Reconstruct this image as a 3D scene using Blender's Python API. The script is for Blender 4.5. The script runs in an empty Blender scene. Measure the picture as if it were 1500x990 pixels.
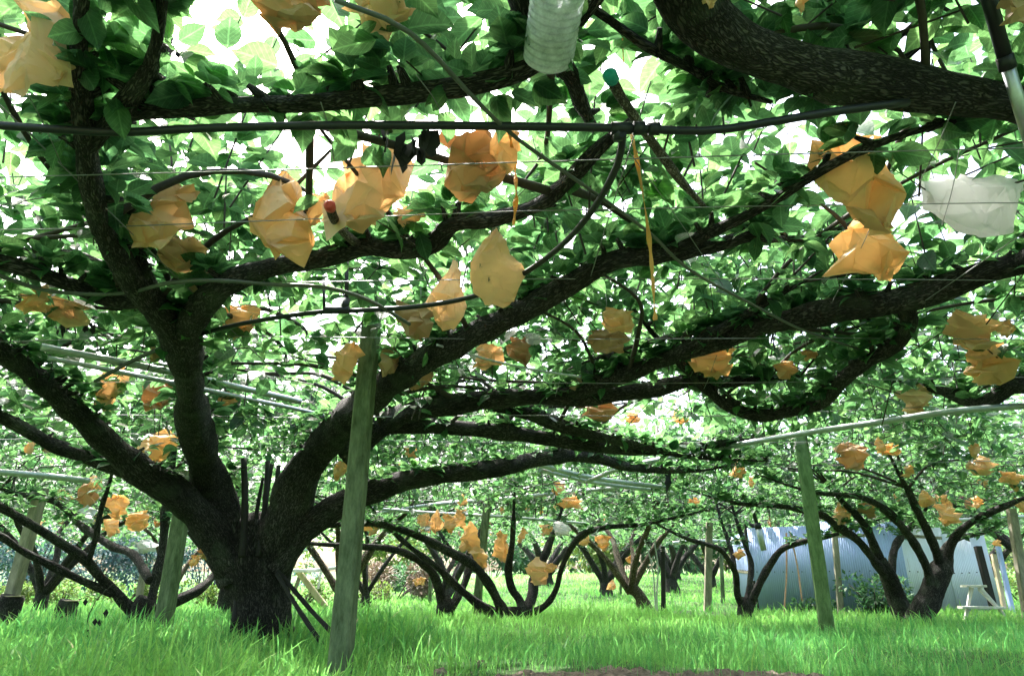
import bpy, math, random
import numpy as np
from mathutils import Vector, noise

# ------------------------------------------------------------------ camera, light, exposure
sc = bpy.context.scene
PITCH = 20.05
CAMZ = 0.40
F = 1000.0                       # focal length in pixels of a 1500 px wide picture
cam = bpy.data.objects.new('camera', bpy.data.cameras.new('camera'))
sc.collection.objects.link(cam)
cam.location = (0, 0, CAMZ)
cam.rotation_euler = (math.radians(90 + PITCH), 0, 0)
cam.data.sensor_width = 36
cam.data.lens = 24
cam.data.clip_start = 0.03
cam.data.clip_end = 2000
sc.camera = cam

SUN_EL, SUN_AZ = 58.0, -28.0     # azimuth clockwise from +Y
world = bpy.data.worlds.new('World')
sc.world = world
world.use_nodes = True
nt = world.node_tree
bg = nt.nodes['Background']
sky = nt.nodes.new('ShaderNodeTexSky')
sky.sky_type = 'NISHITA'
sky.sun_disc = False
sky.sun_elevation = math.radians(SUN_EL)
sky.sun_rotation = math.radians(SUN_AZ)
sky.air_density = 1.0
sky.dust_density = 6.0
sky.ozone_density = 1.0
# thin bright cloud cover: the blue of the sky is mostly veiled
hs = nt.nodes.new('ShaderNodeHueSaturation')
hs.inputs['Saturation'].default_value = 0.95
hs.inputs['Value'].default_value = 1.25
nt.links.new(sky.outputs[0], hs.inputs['Color'])
nt.links.new(hs.outputs[0], bg.inputs['Color'])
bg.inputs['Strength'].default_value = 0.15
sun = bpy.data.objects.new('sun', bpy.data.lights.new('sun', 'SUN'))
sc.collection.objects.link(sun)
sun.data.energy = 3.3
sun.data.angle = math.radians(2.0)
sun.data.color = (1.0, 0.97, 0.93)
az, el = math.radians(SUN_AZ), math.radians(SUN_EL)
sdir = Vector((math.sin(az) * math.cos(el), math.cos(az) * math.cos(el), math.sin(el)))
sun.rotation_euler = sdir.to_track_quat('Z', 'Y').to_euler()
sc.view_settings.view_transform = 'Standard'
sc.view_settings.look = 'None'
sc.view_settings.exposure = 2.38
sc.view_settings.gamma = 1.0
sc.view_settings.use_curve_mapping = False
sc.render.engine = 'CYCLES'
sc.cycles.max_bounces = 8
sc.cycles.diffuse_bounces = 4
sc.cycles.transmission_bounces = 6
sc.cycles.transparent_max_bounces = 8

# ------------------------------------------------------------------ helpers
rng = np.random.default_rng(7)
random.seed(7)
COL = sc.collection
cp, sp = math.cos(math.radians(PITCH)), math.sin(math.radians(PITCH))
FWD = np.array([0, cp, sp]); UP = np.array([0, -sp, cp]); RT = np.array([1.0, 0, 0])
CAM = np.array([0, 0, CAMZ])

def ray(px, py):
    return FWD + RT * ((px - 750) / F) + UP * ((495 - py) / F)

def at(px, py, v):
    """v > 0: point of the line of sight at world Y = v; v < 0: at height z = -v."""
    r = ray(px, py)
    t = v / r[1] if v > 0 else (-v - CAMZ) / r[2]
    return CAM + r * t

def depth(p):
    return float(np.dot(np.asarray(p) - CAM, FWD))

def project(P):
    q = P - CAM
    d = q @ FWD
    return 750 + F * (q @ RT) / d, 495 - F * (q @ UP) / d, d

def sstep(a, b, x):
    t = np.clip((x - a) / (b - a), 0, 1)
    return t * t * (3 - 2 * t)

def gz(x, y):
    """height of the ground"""
    x = np.asarray(x, float); y = np.asarray(y, float)
    z = 0.95 * sstep(10, 34, y) * (0.55 + 0.45 * sstep(-6, 3, x))
    z = z + 0.03 * np.sin(x * 1.1 + 0.6) * np.sin(y * 0.8) + 0.02 * np.sin(x * 2.3 + y * 1.7)
    z = z + 3.0 * sstep(45, 160, y)
    return z * sstep(1.5, 4.0, y) + 0.0

def link(o, parent=None):
    COL.objects.link(o)
    if parent is not None:
        o.parent = parent
    return o

def tag(o, label=None, cat=None, group=None, kind=None):
    if label: o['label'] = label
    if cat: o['category'] = cat
    if group: o['group'] = group
    if kind: o['kind'] = kind
    return o

def empty(name, loc):
    o = bpy.data.objects.new(name, None)
    o.location = Vector([float(c) for c in loc])
    o.empty_display_size = 0.1
    COL.objects.link(o)
    return o

class MB:
    """collects shapes; build() links them as one mesh. bk is a coordinate that follows a limb."""
    def __init__(s):
        s.v = []; s.f = []; s.bk = []; s.n = 0
    def add(s, verts, faces, bk=None):
        verts = np.asarray(verts, float)
        s.v.append(verts)
        s.f += [tuple(i + s.n for i in f) for f in faces]
        s.bk.append(np.asarray(bk, float) if bk is not None else verts.copy())
        s.n += len(verts)
    def box(s, c, size, rot=None):
        c = np.asarray(c, float); h = np.asarray(size, float) / 2
        V = np.array([[x, y, z] for x in (-1, 1) for y in (-1, 1) for z in (-1, 1)]) * h
        if rot is not None: V = V @ np.array(rot).T
        s.add(V + c, [(0, 1, 3, 2), (4, 6, 7, 5), (0, 4, 5, 1), (2, 3, 7, 6), (0, 2, 6, 4), (1, 5, 7, 3)])
    def beam(s, a, b, w, t=None, w2=None, roll=0.0, rings=2, wob=0.0, seed=0, bev=0.12):
        """squared beam with chamfered corners from a to b"""
        t = t or w; k = (w2 or w) / w
        a = np.asarray(a, float); b = np.asarray(b, float)
        ax = (b - a); L = np.linalg.norm(ax); ax /= L
        ref = np.array([0, 1, 0.0]) if abs(ax[1]) < 0.9 else np.array([1.0, 0, 0])
        e1 = np.cross(ax, ref); e1 /= np.linalg.norm(e1); e2 = np.cross(e1, ax)
        e1, e2 = e1 * math.cos(roll) + e2 * math.sin(roll), -e1 * math.sin(roll) + e2 * math.cos(roll)
        q = 1 - bev * 2
        prof = [(1, q), (q, 1), (-q, 1), (-1, q), (-1, -q), (-q, -1), (q, -1), (1, -q)]
        V = []; n = rings
        rs = random.Random(seed)
        for i in range(n):
            u = i / (n - 1); sc_ = 1 + (k - 1) * u
            for (p, r) in prof:
                d = 1 + rs.uniform(-wob, wob)
                V.append(a + ax * L * u + e1 * p * w / 2 * sc_ * d + e2 * r * t / 2 * sc_ * d)
        Fc = [tuple(i * 8 + j if q_ == 0 else 0 for q_ in (0,)) for i in () for j in ()]
        for i in range(n - 1):
            for j in range(8):
                j2 = (j + 1) % 8
                Fc.append((i * 8 + j, i * 8 + j2, i * 8 + 8 + j2, i * 8 + 8 + j))
        Fc.append(tuple(range(7, -1, -1))); Fc.append(tuple((n - 1) * 8 + j for j in range(8)))
        s.add(V, Fc)
    def tube(s, pts, rad, sides=10, amp=0.0, step=0.05, seed=0, cap=True, knob=0.0, freq=7.0):
        P = np.asarray(pts, float); R = np.asarray(rad, float)
        if R.ndim == 0: R = np.full(len(P), float(R))
        if len(P) > 2:
            Q = np.vstack([2 * P[0] - P[1], P, 2 * P[-1] - P[-2]])
            out = []; rr = []
            for i in range(len(P) - 1):
                p0, p1, p2, p3 = Q[i:i + 4]
                n = max(1, int(np.linalg.norm(p2 - p1) / step))
                for k in range(n):
                    t = k / n
                    out.append(0.5 * (2 * p1 + (p2 - p0) * t + (2 * p0 - 5 * p1 + 4 * p2 - p3) * t * t + (3 * p1 - p0 - 3 * p2 + p3) * t ** 3))
                    rr.append(R[i] * (1 - t) + R[i + 1] * t)
            out.append(P[-1]); rr.append(R[-1])
            C = np.array(out); rr = np.array(rr)
        else:
            n = max(1, int(np.linalg.norm(P[1] - P[0]) / step)) if amp or knob else 1
            t = np.linspace(0, 1, n + 1)[:, None]
            C = P[0] * (1 - t) + P[1] * t; rr = R[0] + (R[1] - R[0]) * t[:, 0]
        T = np.gradient(C, axis=0) if len(C) > 1 else np.array([[0, 0, 1.0]])
        T /= np.linalg.norm(T, axis=1)[:, None] + 1e-9
        ref = np.array([0, 0, 1.0]) if abs(T[0][2]) < 0.8 else np.array([0, 1.0, 0])
        e1 = np.cross(T[0], ref); e1 /= np.linalg.norm(e1)
        V = []; BK = []; sl = 0.0
        for i in range(len(C)):
            e1 = e1 - T[i] * np.dot(e1, T[i]); e1 /= np.linalg.norm(e1) + 1e-9
            e2 = np.cross(T[i], e1)
            if i: sl += np.linalg.norm(C[i] - C[i - 1])
            r0 = rr[i]
            if knob:
                r0 = r0 * (1 + knob * noise.noise(Vector((sl * 4.0 / (0.4 + rr[i] * 8), seed * 3.1, 0.5))))
            for j in range(sides):
                a = 2 * math.pi * j / sides
                ca, sa = math.cos(a), math.sin(a)
                r = r0
                if amp:
                    q = Vector((ca * rr[i] * freq * 2, sa * rr[i] * freq * 2, sl * freq + seed * 7.7))
                    r = r0 * (1 + amp * (noise.noise(q * 0.6) * 1.2 + noise.noise(q * 2.3) * 0.6))
                V.append(C[i] + (e1 * ca + e2 * sa) * r)
                BK.append((ca * rr[i], sa * rr[i], sl + seed * 1.37))
        Fc = []
        for i in range(len(C) - 1):
            for j in range(sides):
                j2 = (j + 1) % sides
                Fc.append((i * sides + j, i * sides + j2, (i + 1) * sides + j2, (i + 1) * sides + j))
        if cap:
            Fc.append(tuple(range(sides - 1, -1, -1)))
            Fc.append(tuple((len(C) - 1) * sides + j for j in range(sides)))
        s.add(V, Fc, BK)
        return C, rr
    def build(s, name, mat, parent=None, smooth=True, loc=None):
        V = np.vstack(s.v) if s.v else np.zeros((0, 3))
        if parent is not None: V = V - np.array(parent_loc(parent))
        if loc is not None: V = V - np.asarray(loc)
        me = bpy.data.meshes.new(name)
        me.from_pydata(V.tolist(), [], s.f)
        a = me.attributes.new('bk', 'FLOAT_VECTOR', 'POINT')
        a.data.foreach_set('vector', np.vstack(s.bk).astype(np.float32).ravel())
        if smooth:
            me.polygons.foreach_set('use_smooth', [len(f) <= 4 for f in s.f])
        me.materials.append(mat)
        me.update()
        o = bpy.data.objects.new(name, me)
        if loc is not None: o.location = Vector([float(c) for c in loc])
        return link(o, parent)

def parent_loc(p):
    l = np.array(p.location)
    while p.parent is not None:
        p = p.parent; l = l + np.array(p.location)
    return l

def np_mesh(name, V, faces, mat, uv=None, var=None, parent=None, origin=None):
    """V (n,3), faces: list of arrays (m,k)"""
    V = np.asarray(V, np.float32)
    if parent is not None: V = V - np.array(parent_loc(parent), np.float32)
    me = bpy.data.meshes.new(name)
    me.vertices.add(len(V)); me.vertices.foreach_set('co', V.ravel())
    tot = np.concatenate([np.full(len(f), f.shape[1]) for f in faces]).astype(np.int32)
    idx = np.concatenate([f.ravel() for f in faces]).astype(np.int32)
    me.loops.add(len(idx)); me.loops.foreach_set('vertex_index', idx)
    me.polygons.add(len(tot))
    st = np.concatenate([[0], np.cumsum(tot)[:-1]]).astype(np.int32)
    me.polygons.foreach_set('loop_start', st)
    me.update(calc_edges=True)
    if uv is not None:
        a = me.attributes.new('luv', 'FLOAT_VECTOR', 'POINT')
        a.data.foreach_set('vector', np.asarray(uv, np.float32).ravel())
    me.materials.append(mat)
    o = bpy.data.objects.new(name, me)
    return link(o, parent)

# ------------------------------------------------------------------ materials
def mat(name):
    m = bpy.data.materials.new(name); m.use_nodes = True
    n = m.node_tree; b = n.nodes['Principled BSDF']
    return m, n, b

def ramp(n, stops):
    r = n.nodes.new('ShaderNodeValToRGB')
    while len(r.color_ramp.elements) < len(stops): r.color_ramp.elements.new(0.5)
    for e, (p, c) in zip(r.color_ramp.elements, stops):
        e.position = p; e.color = (*c, 1)
    return r

def noise_node(n, scale, detail=4, rough=0.6, vec=None, dist=0.0):
    t = n.nodes.new('ShaderNodeTexNoise')
    t.inputs['Scale'].default_value = scale; t.inputs['Detail'].default_value = detail
    t.inputs['Roughness'].default_value = rough; t.inputs['Distortion'].default_value = dist
    if vec is not None: n.links.new(vec, t.inputs['Vector'])
    return t

def bark_mat(name, c0, c1, c2, lichen=0.0, scale=1.9, bump=0.014):
    m, n, b = mat(name)
    at_ = n.nodes.new('ShaderNodeAttribute'); at_.attribute_name = 'bk'
    mp = n.nodes.new('ShaderNodeMapping'); mp.inputs['Scale'].default_value = (1.0, 1.0, 0.24)
    n.links.new(at_.outputs['Vector'], mp.inputs['Vector'])
    nz = noise_node(n, 14 * scale, 3, 0.6, mp.outputs[0])
    mx = n.nodes.new('ShaderNodeVectorMath'); mx.operation = 'MULTIPLY_ADD'
    n.links.new(nz.outputs['Color'], mx.inputs[0]); mx.inputs[1].default_value = (0.10, 0.10, 0.10)
    n.links.new(mp.outputs[0], mx.inputs[2])
    vo = n.nodes.new('ShaderNodeTexVoronoi'); vo.feature = 'DISTANCE_TO_EDGE'
    vo.inputs['Scale'].default_value = 42 * scale
    n.links.new(mx.outputs[0], vo.inputs['Vector'])
    fine = noise_node(n, 120 * scale, 6, 0.7, mp.outputs[0])
    big = noise_node(n, 6, 3, 0.5, at_.outputs['Vector'])
    cr = n.nodes.new('ShaderNodeMapRange'); cr.inputs['From Max'].default_value = 0.27
    n.links.new(vo.outputs['Distance'], cr.inputs['Value'])
    add = n.nodes.new('ShaderNodeMath'); add.operation = 'MULTIPLY_ADD'
    n.links.new(fine.outputs['Fac'], add.inputs[0]); add.inputs[1].default_value = 0.5
    n.links.new(cr.outputs[0], add.inputs[2])
    rp = ramp(n, [(0.2, c0), (0.75, c1), (1.3, c2)])
    rp.color_ramp.elements[2].position = 1.0
    sb = n.nodes.new('ShaderNodeMath'); sb.operation = 'MULTIPLY'; sb.inputs[1].default_value = 0.8
    n.links.new(add.outputs[0], sb.inputs[0]); n.links.new(sb.outputs[0], rp.inputs[0])
    pat = noise_node(n, 2.6, 4, 0.6, at_.outputs['Vector'])
    pr = n.nodes.new('ShaderNodeMapRange'); pr.inputs['From Min'].default_value = 0.32; pr.inputs['From Max'].default_value = 0.68
    pr.inputs['To Min'].default_value = 0.5; pr.inputs['To Max'].default_value = 1.6; n.links.new(pat.outputs['Fac'], pr.inputs['Value'])
    ps = n.nodes.new('ShaderNodeVectorMath'); ps.operation = 'SCALE'; n.links.new(rp.outputs[0], ps.inputs[0]); n.links.new(pr.outputs[0], ps.inputs['Scale'])
    mixc = n.nodes.new('ShaderNodeMix'); mixc.data_type = 'RGBA'
    lr = n.nodes.new('ShaderNodeMapRange'); lr.inputs['From Min'].default_value = 0.56; lr.inputs['From Max'].default_value = 0.68
    lr.inputs['To Max'].default_value = lichen
    n.links.new(big.outputs['Fac'], lr.inputs['Value']); n.links.new(lr.outputs[0], mixc.inputs[0])
    n.links.new(ps.outputs[0], mixc.inputs[6]); mixc.inputs[7].default_value = (0.12, 0.15, 0.10, 1)
    n.links.new(mixc.outputs[2], b.inputs['Base Color'])
    b.inputs['Roughness'].default_value = 0.85
    b.inputs['Specular IOR Level'].default_value = 0.25
    bp = n.nodes.new('ShaderNodeBump'); bp.inputs['Strength'].default_value = 1.0; bp.inputs['Distance'].default_value = bump
    n.links.new(add.outputs[0], bp.inputs['Height']); bp.inputs['Strength'].default_value = 0.85; n.links.new(bp.outputs[0], b.inputs['Normal'])
    return m

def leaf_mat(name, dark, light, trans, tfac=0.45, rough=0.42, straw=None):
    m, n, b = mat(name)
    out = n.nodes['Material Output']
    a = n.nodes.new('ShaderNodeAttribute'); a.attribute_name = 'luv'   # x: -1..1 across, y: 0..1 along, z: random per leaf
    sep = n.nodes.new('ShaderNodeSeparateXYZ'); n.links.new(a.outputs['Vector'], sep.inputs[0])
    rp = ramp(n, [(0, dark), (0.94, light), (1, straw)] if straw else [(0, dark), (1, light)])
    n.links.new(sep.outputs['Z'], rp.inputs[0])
    # veins: midrib and side veins, paler
    ab = n.nodes.new('ShaderNodeMath'); ab.operation = 'ABSOLUTE'; n.links.new(sep.outputs['X'], ab.inputs[0])
    mid = n.nodes.new('ShaderNodeMapRange'); mid.inputs['From Min'].default_value = 0.03; mid.inputs['From Max'].default_value = 0.09
    mid.inputs['To Min'].default_value = 1; mid.inputs['To Max'].default_value = 0
    n.links.new(ab.outputs[0], mid.inputs['Value'])
    sv = n.nodes.new('ShaderNodeMath'); sv.operation = 'MULTIPLY_ADD'
    n.links.new(ab.outputs[0], sv.inputs[0]); sv.inputs[1].default_value = -0.35; n.links.new(sep.outputs['Y'], sv.inputs[2])
    fr = n.nodes.new('ShaderNodeMath'); fr.operation = 'PINGPONG'; fr.inputs[1].default_value = 0.07
    n.links.new(sv.outputs[0], fr.inputs[0])
    sm = n.nodes.new('ShaderNodeMapRange'); sm.inputs['From Min'].default_value = 0.004; sm.inputs['From Max'].default_value = 0.012
    sm.inputs['To Min'].default_value = 0.55; sm.inputs['To Max'].default_value = 0
    n.links.new(fr.outputs[0], sm.inputs['Value'])
    mxv = n.nodes.new('ShaderNodeMath'); mxv.operation = 'MAXIMUM'
    n.links.new(mid.outputs[0], mxv.inputs[0]); n.links.new(sm.outputs[0], mxv.inputs[1])
    mm = n.nodes.new('ShaderNodeMath'); mm.operation = 'MULTIPLY'; mm.inputs[1].default_value = 0.5
    n.links.new(mxv.outputs[0], mm.inputs[0])
    mc = n.nodes.new('ShaderNodeMix'); mc.data_type = 'RGBA'
    n.links.new(mm.outputs[0], mc.inputs[0]); n.links.new(rp.outputs[0], mc.inputs[6])
    mc.inputs[7].default_value = (light[0] * 2.2, light[1] * 1.8, light[2] * 2.0, 1)
    # blotches
    geo = n.nodes.new('ShaderNodeNewGeometry')
    bl = noise_node(n, 60, 3, 0.6, geo.outputs['Position'])
    br = n.nodes.new('ShaderNodeMapRange'); br.inputs['From Min'].default_value = 0.3; br.inputs['From Max'].default_value = 0.7
    br.inputs['To Min'].default_value = 0.75; br.inputs['To Max'].default_value = 1.2
    n.links.new(bl.outputs['Fac'], br.inputs['Value'])
    mul = n.nodes.new('ShaderNodeVectorMath'); mul.operation = 'SCALE'
    n.links.new(mc.outputs[2], mul.inputs[0]); n.links.new(br.outputs[0], mul.inputs['Scale'])
    n.links.new(mul.outputs[0], b.inputs['Base Color'])
    b.inputs['Roughness'].default_value = rough
    b.inputs['Specular IOR Level'].default_value = 0.3
    bpn = n.nodes.new('ShaderNodeBump'); bpn.inputs['Distance'].default_value = 0.003; bpn.inputs['Strength'].default_value = 0.8
    hn = n.nodes.new('ShaderNodeMath'); hn.operation = 'MULTIPLY_ADD'; n.links.new(bl.outputs['Fac'], hn.inputs[0]); hn.inputs[1].default_value = 1.5
    n.links.new(mxv.outputs[0], hn.inputs[2]); n.links.new(hn.outputs[0], bpn.inputs['Height']); n.links.new(bpn.outputs[0], b.inputs['Normal'])
    tr = n.nodes.new('ShaderNodeBsdfTranslucent')
    tm = n.nodes.new('ShaderNodeMix'); tm.data_type = 'RGBA'
    n.links.new(sep.outputs['Z'], tm.inputs[0])
    tm.inputs[6].default_value = (trans[0] * 0.6, trans[1] * 0.75, trans[2] * 0.8, 1)
    tm.inputs[7].default_value = (trans[0] * 1.3, trans[1] * 1.2, trans[2] * 1.1, 1)
    vm = n.nodes.new('ShaderNodeMapRange'); vm.inputs['To Min'].default_value = 1.0; vm.inputs['To Max'].default_value = 1.7
    n.links.new(mxv.outputs[0], vm.inputs['Value'])
    vs = n.nodes.new('ShaderNodeVectorMath'); vs.operation = 'SCALE'; n.links.new(tm.outputs[2], vs.inputs[0]); n.links.new(vm.outputs[0], vs.inputs['Scale'])
    vs2 = n.nodes.new('ShaderNodeVectorMath'); vs2.operation = 'SCALE'; n.links.new(vs.outputs[0], vs2.inputs[0]); n.links.new(br.outputs[0], vs2.inputs['Scale'])
    n.links.new(vs2.outputs[0], tr.inputs['Color'])
    ms = n.nodes.new('ShaderNodeMixShader'); ms.inputs[0].default_value = tfac
    n.links.new(b.outputs[0], ms.inputs[1]); n.links.new(tr.outputs[0], ms.inputs[2])
    n.links.new(ms.outputs[0], out.inputs['Surface'])
    return m

def paper_mat(name, col, trans, tfac=0.45, rough=0.6):
    m, n, b = mat(name)
    out = n.nodes['Material Output']
    geo = n.nodes.new('ShaderNodeTexCoord')
    nz = noise_node(n, 9, 4, 0.55, geo.outputs['Object'])
    rp = ramp(n, [(0.3, tuple(c * 0.78 for c in col)), (0.7, tuple(min(1, c * 1.12) for c in col))])
    n.links.new(nz.outputs['Fac'], rp.inputs[0]); n.links.new(rp.outputs[0], b.inputs['Base Color'])
    b.inputs['Roughness'].default_value = rough
    b.inputs['Specular IOR Level'].default_value = 0.3
    cr = n.nodes.new('ShaderNodeTexVoronoi'); cr.feature = 'DISTANCE_TO_EDGE'; cr.inputs['Scale'].default_value = 26; n.links.new(geo.outputs['Object'], cr.inputs['Vector'])
    bp = n.nodes.new('ShaderNodeBump'); bp.inputs['Strength'].default_value = 0.45; bp.inputs['Distance'].default_value = 0.006
    n.links.new(cr.outputs['Distance'], bp.inputs['Height']); n.links.new(bp.outputs[0], b.inputs['Normal'])
    tr = n.nodes.new('ShaderNodeBsdfTranslucent'); tr.inputs['Color'].default_value = (*trans, 1)
    ms = n.nodes.new('ShaderNodeMixShader'); ms.inputs[0].default_value = tfac
    n.links.new(b.outputs[0], ms.inputs[1]); n.links.new(tr.outputs[0], ms.inputs[2])
    n.links.new(ms.outputs[0], out.inputs['Surface'])
    return m

def simple(name, c, rough=0.6, metal=0.0, nscale=30, var=0.25, bump=0.0, spec=0.5, c2=None, grain=1.0):
    m, n, b = mat(name)
    tc = n.nodes.new('ShaderNodeTexCoord')
    mpg = n.nodes.new('ShaderNodeMapping'); mpg.inputs['Scale'].default_value = (1, 1, grain); n.links.new(tc.outputs['Object'], mpg.inputs[0])
    nz = noise_node(n, nscale, 8, 0.72, mpg.outputs[0])
    rp = ramp(n, [(0.36, c2 or tuple(x * (1 - var) for x in c)), (0.68, tuple(min(1, x * (1 + var)) for x in c))])
    n.links.new(nz.outputs['Fac'], rp.inputs[0]); n.links.new(rp.outputs[0], b.inputs['Base Color'])
    b.inputs['Roughness'].default_value = rough; b.inputs['Metallic'].default_value = metal
    b.inputs['Specular IOR Level'].default_value = spec
    if bump:
        bp = n.nodes.new('ShaderNodeBump'); bp.inputs['Distance'].default_value = bump
        n.links.new(nz.outputs['Fac'], bp.inputs['Height']); n.links.new(bp.outputs[0], b.inputs['Normal'])
    return m

M = {}
M['bark'] = bark_mat('pear_bark', (0.014, 0.013, 0.012), (0.050, 0.044, 0.040), (0.105, 0.095, 0.088), lichen=0.3)
M['bark_pale'] = bark_mat('pale_bark', (0.03, 0.022, 0.015), (0.13, 0.10, 0.07), (0.26, 0.21, 0.15), lichen=0.5, scale=1.6)
M['twig'] = simple('twig_bark', (0.045, 0.035, 0.027), 0.8, nscale=60)
M['leaf'] = leaf_mat('pear_leaf', (0.011, 0.046, 0.030), (0.036, 0.098, 0.046), (0.18, 0.38, 0.125), 0.40, 0.38)
M['bush'] = leaf_mat('bush_leaf', (0.03, 0.085, 0.045), (0.08, 0.17, 0.07), (0.10, 0.26, 0.10), 0.3)
M['bluebush'] = leaf_mat('blue_bush_leaf', (0.05, 0.10, 0.11), (0.14, 0.22, 0.24), (0.10, 0.22, 0.2), 0.25)
M['yellowbush'] = leaf_mat('yellow_bush_leaf', (0.09, 0.17, 0.04), (0.22, 0.30, 0.08), (0.25, 0.38, 0.08), 0.35)
M['brush'] = leaf_mat('dry_brush', (0.18, 0.13, 0.09), (0.40, 0.32, 0.24), (0.2, 0.15, 0.1), 0.1)
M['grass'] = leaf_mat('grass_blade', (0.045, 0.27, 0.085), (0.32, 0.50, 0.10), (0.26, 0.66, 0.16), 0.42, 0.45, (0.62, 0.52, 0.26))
M['petal'] = simple('pink_petal', (0.75, 0.12, 0.3), 0.5)
M['paper'] = paper_mat('orange_wax_paper', (0.80, 0.59, 0.34), (0.95, 0.70, 0.40), 0.48)
M['paper_tan'] = paper_mat('tan_wax_paper', (0.82, 0.64, 0.43), (0.95, 0.72, 0.46), 0.52)
M['paper_brown'] = paper_mat('brown_wax_paper', (0.56, 0.38, 0.22), (0.68, 0.44, 0.24), 0.32)
M['paper_white'] = paper_mat('white_paper', (0.84, 0.82, 0.82), (0.88, 0.86, 0.87), 0.62)
M['ink'] = simple('green_ink', (0.05, 0.07, 0.04), 0.7)
M['moss_post'] = simple('mossy_concrete', (0.17, 0.21, 0.12), 0.9, nscale=18, var=0.4, bump=0.012, spec=0.2, c2=(0.065, 0.09, 0.045), grain=0.28)
M['moss_bright'] = simple('bright_mossy_concrete', (0.17, 0.25, 0.11), 0.9, nscale=18, bump=0.01, spec=0.2, c2=(0.07, 0.12, 0.045), grain=0.28)
M['grey_post'] = simple('weathered_wood', (0.32, 0.28, 0.22), 0.85, nscale=16, var=0.3, bump=0.004, spec=0.2, c2=(0.17, 0.16, 0.12), grain=0.28)
M['pale_grey'] = simple('bleached_wood', (0.62, 0.60, 0.55), 0.8, nscale=14)
M['pale_wood'] = simple('pale_wood', (0.62, 0.50, 0.33), 0.8, nscale=10, grain=0.28)
M['dark_wood'] = simple('dark_wet_wood', (0.022, 0.019, 0.017), 0.8, nscale=30, bump=0.003)  # near-black brown wood tone with slight random variation
M['stick'] = bark_mat('grey_stick', (0.05, 0.04, 0.035), (0.20, 0.17, 0.14), (0.36, 0.32, 0.28), 0.2, 2.5, 0.006)
M['black_pipe'] = simple('black_polyethylene', (0.010, 0.011, 0.015), 0.5, nscale=8)
M['grey_hose'] = simple('grey_hose', (0.09, 0.10, 0.085), 0.5, nscale=12)
M['steel'] = simple('galvanised_steel', (0.50, 0.52, 0.55), 0.42, 0.75, nscale=22, var=0.15)
M['wire'] = simple('trellis_wire', (0.28, 0.28, 0.28), 0.5, 0.6, nscale=12)
M['string'] = simple('grey_string', (0.45, 0.45, 0.42), 0.8)
M['orange_tape'] = paper_mat('orange_twine', (0.75, 0.42, 0.12), (0.8, 0.45, 0.1), 0.3)
M['pink_rope'] = simple('pink_rope', (0.62, 0.34, 0.24), 0.8)
M['red_cap'] = simple('red_plastic', (0.62, 0.06, 0.05), 0.45)
M['teal_cap'] = simple('teal_plastic', (0.01, 0.28, 0.26), 0.45)
M['dead_leaf'] = simple('dead_leaf', (0.018, 0.015, 0.018), 0.8)
M['bag_plastic'] = paper_mat('white_plastic', (0.82, 0.82, 0.84), (0.8, 0.8, 0.82), 0.3, 0.35)
M['stump_end'] = simple('cut_wood', (0.42, 0.33, 0.23), 0.8, nscale=20)
M['soil'] = simple('soil', (0.30, 0.23, 0.18), 0.95, nscale=26, bump=0.03, c2=(0.10, 0.075, 0.055))

# corrugated sheet: pale blue-grey zinc with streaks and rust at the nails
def zinc(name, c, k):
    m, n, b = mat(name)
    tc = n.nodes.new('ShaderNodeTexCoord')
    mp = n.nodes.new('ShaderNodeMapping'); mp.inputs['Scale'].default_value = (6, 6, 0.7)
    n.links.new(tc.outputs['Object'], mp.inputs[0])
    nz = noise_node(n, 2.2, 6, 0.65, mp.outputs[0])
    rp = ramp(n, [(0.22, (0.30, 0.22, 0.16)), (0.34, tuple(x * k for x in c)), (0.7, c)])
    n.links.new(nz.outputs['Fac'], rp.inputs[0]); n.links.new(rp.outputs[0], b.inputs['Base Color'])
    b.inputs['Roughness'].default_value = 0.5; b.inputs['Metallic'].default_value = 0.25
    return m
M['zinc_blue'] = zinc('blue_zinc_sheet', (0.37, 0.46, 0.74), 0.88)
M['zinc_pale'] = zinc('pale_zinc_sheet', (0.74, 0.78, 0.88), 0.9)  # same zinc made paler: brightness of the lit right-hand sheets put into colour

# ground
def ground_mat():
    m, n, b = mat('meadow_ground')
    g = n.nodes.new('ShaderNodeNewGeometry')
    nz = noise_node(n, 1.3, 8, 0.7, g.outputs['Position'])
    f = noise_node(n, 40, 5, 0.7, g.outputs['Position'])
    rp = ramp(n, [(0.35, (0.035, 0.11, 0.025)), (0.65, (0.12, 0.22, 0.05))])
    n.links.new(nz.outputs['Fac'], rp.inputs[0])
    r2 = ramp(n, [(0.3, (0.55, 0.55, 0.55)), (0.7, (1.3, 1.3, 1.3))]); n.links.new(f.outputs['Fac'], r2.inputs[0])
    mu = n.nodes.new('ShaderNodeMix'); mu.data_type = 'RGBA'; mu.blend_type = 'MULTIPLY'; mu.inputs[0].default_value = 1
    n.links.new(rp.outputs[0], mu.inputs[6]); n.links.new(r2.outputs[0], mu.inputs[7])
    n.links.new(mu.outputs[2], b.inputs['Base Color']); b.inputs['Roughness'].default_value = 0.95
    bp = n.nodes.new('ShaderNodeBump'); bp.inputs['Distance'].default_value = 0.05
    n.links.new(f.outputs['Fac'], bp.inputs['Height']); n.links.new(bp.outputs[0], b.inputs['Normal'])
    return m
M['ground'] = ground_mat()

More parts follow.
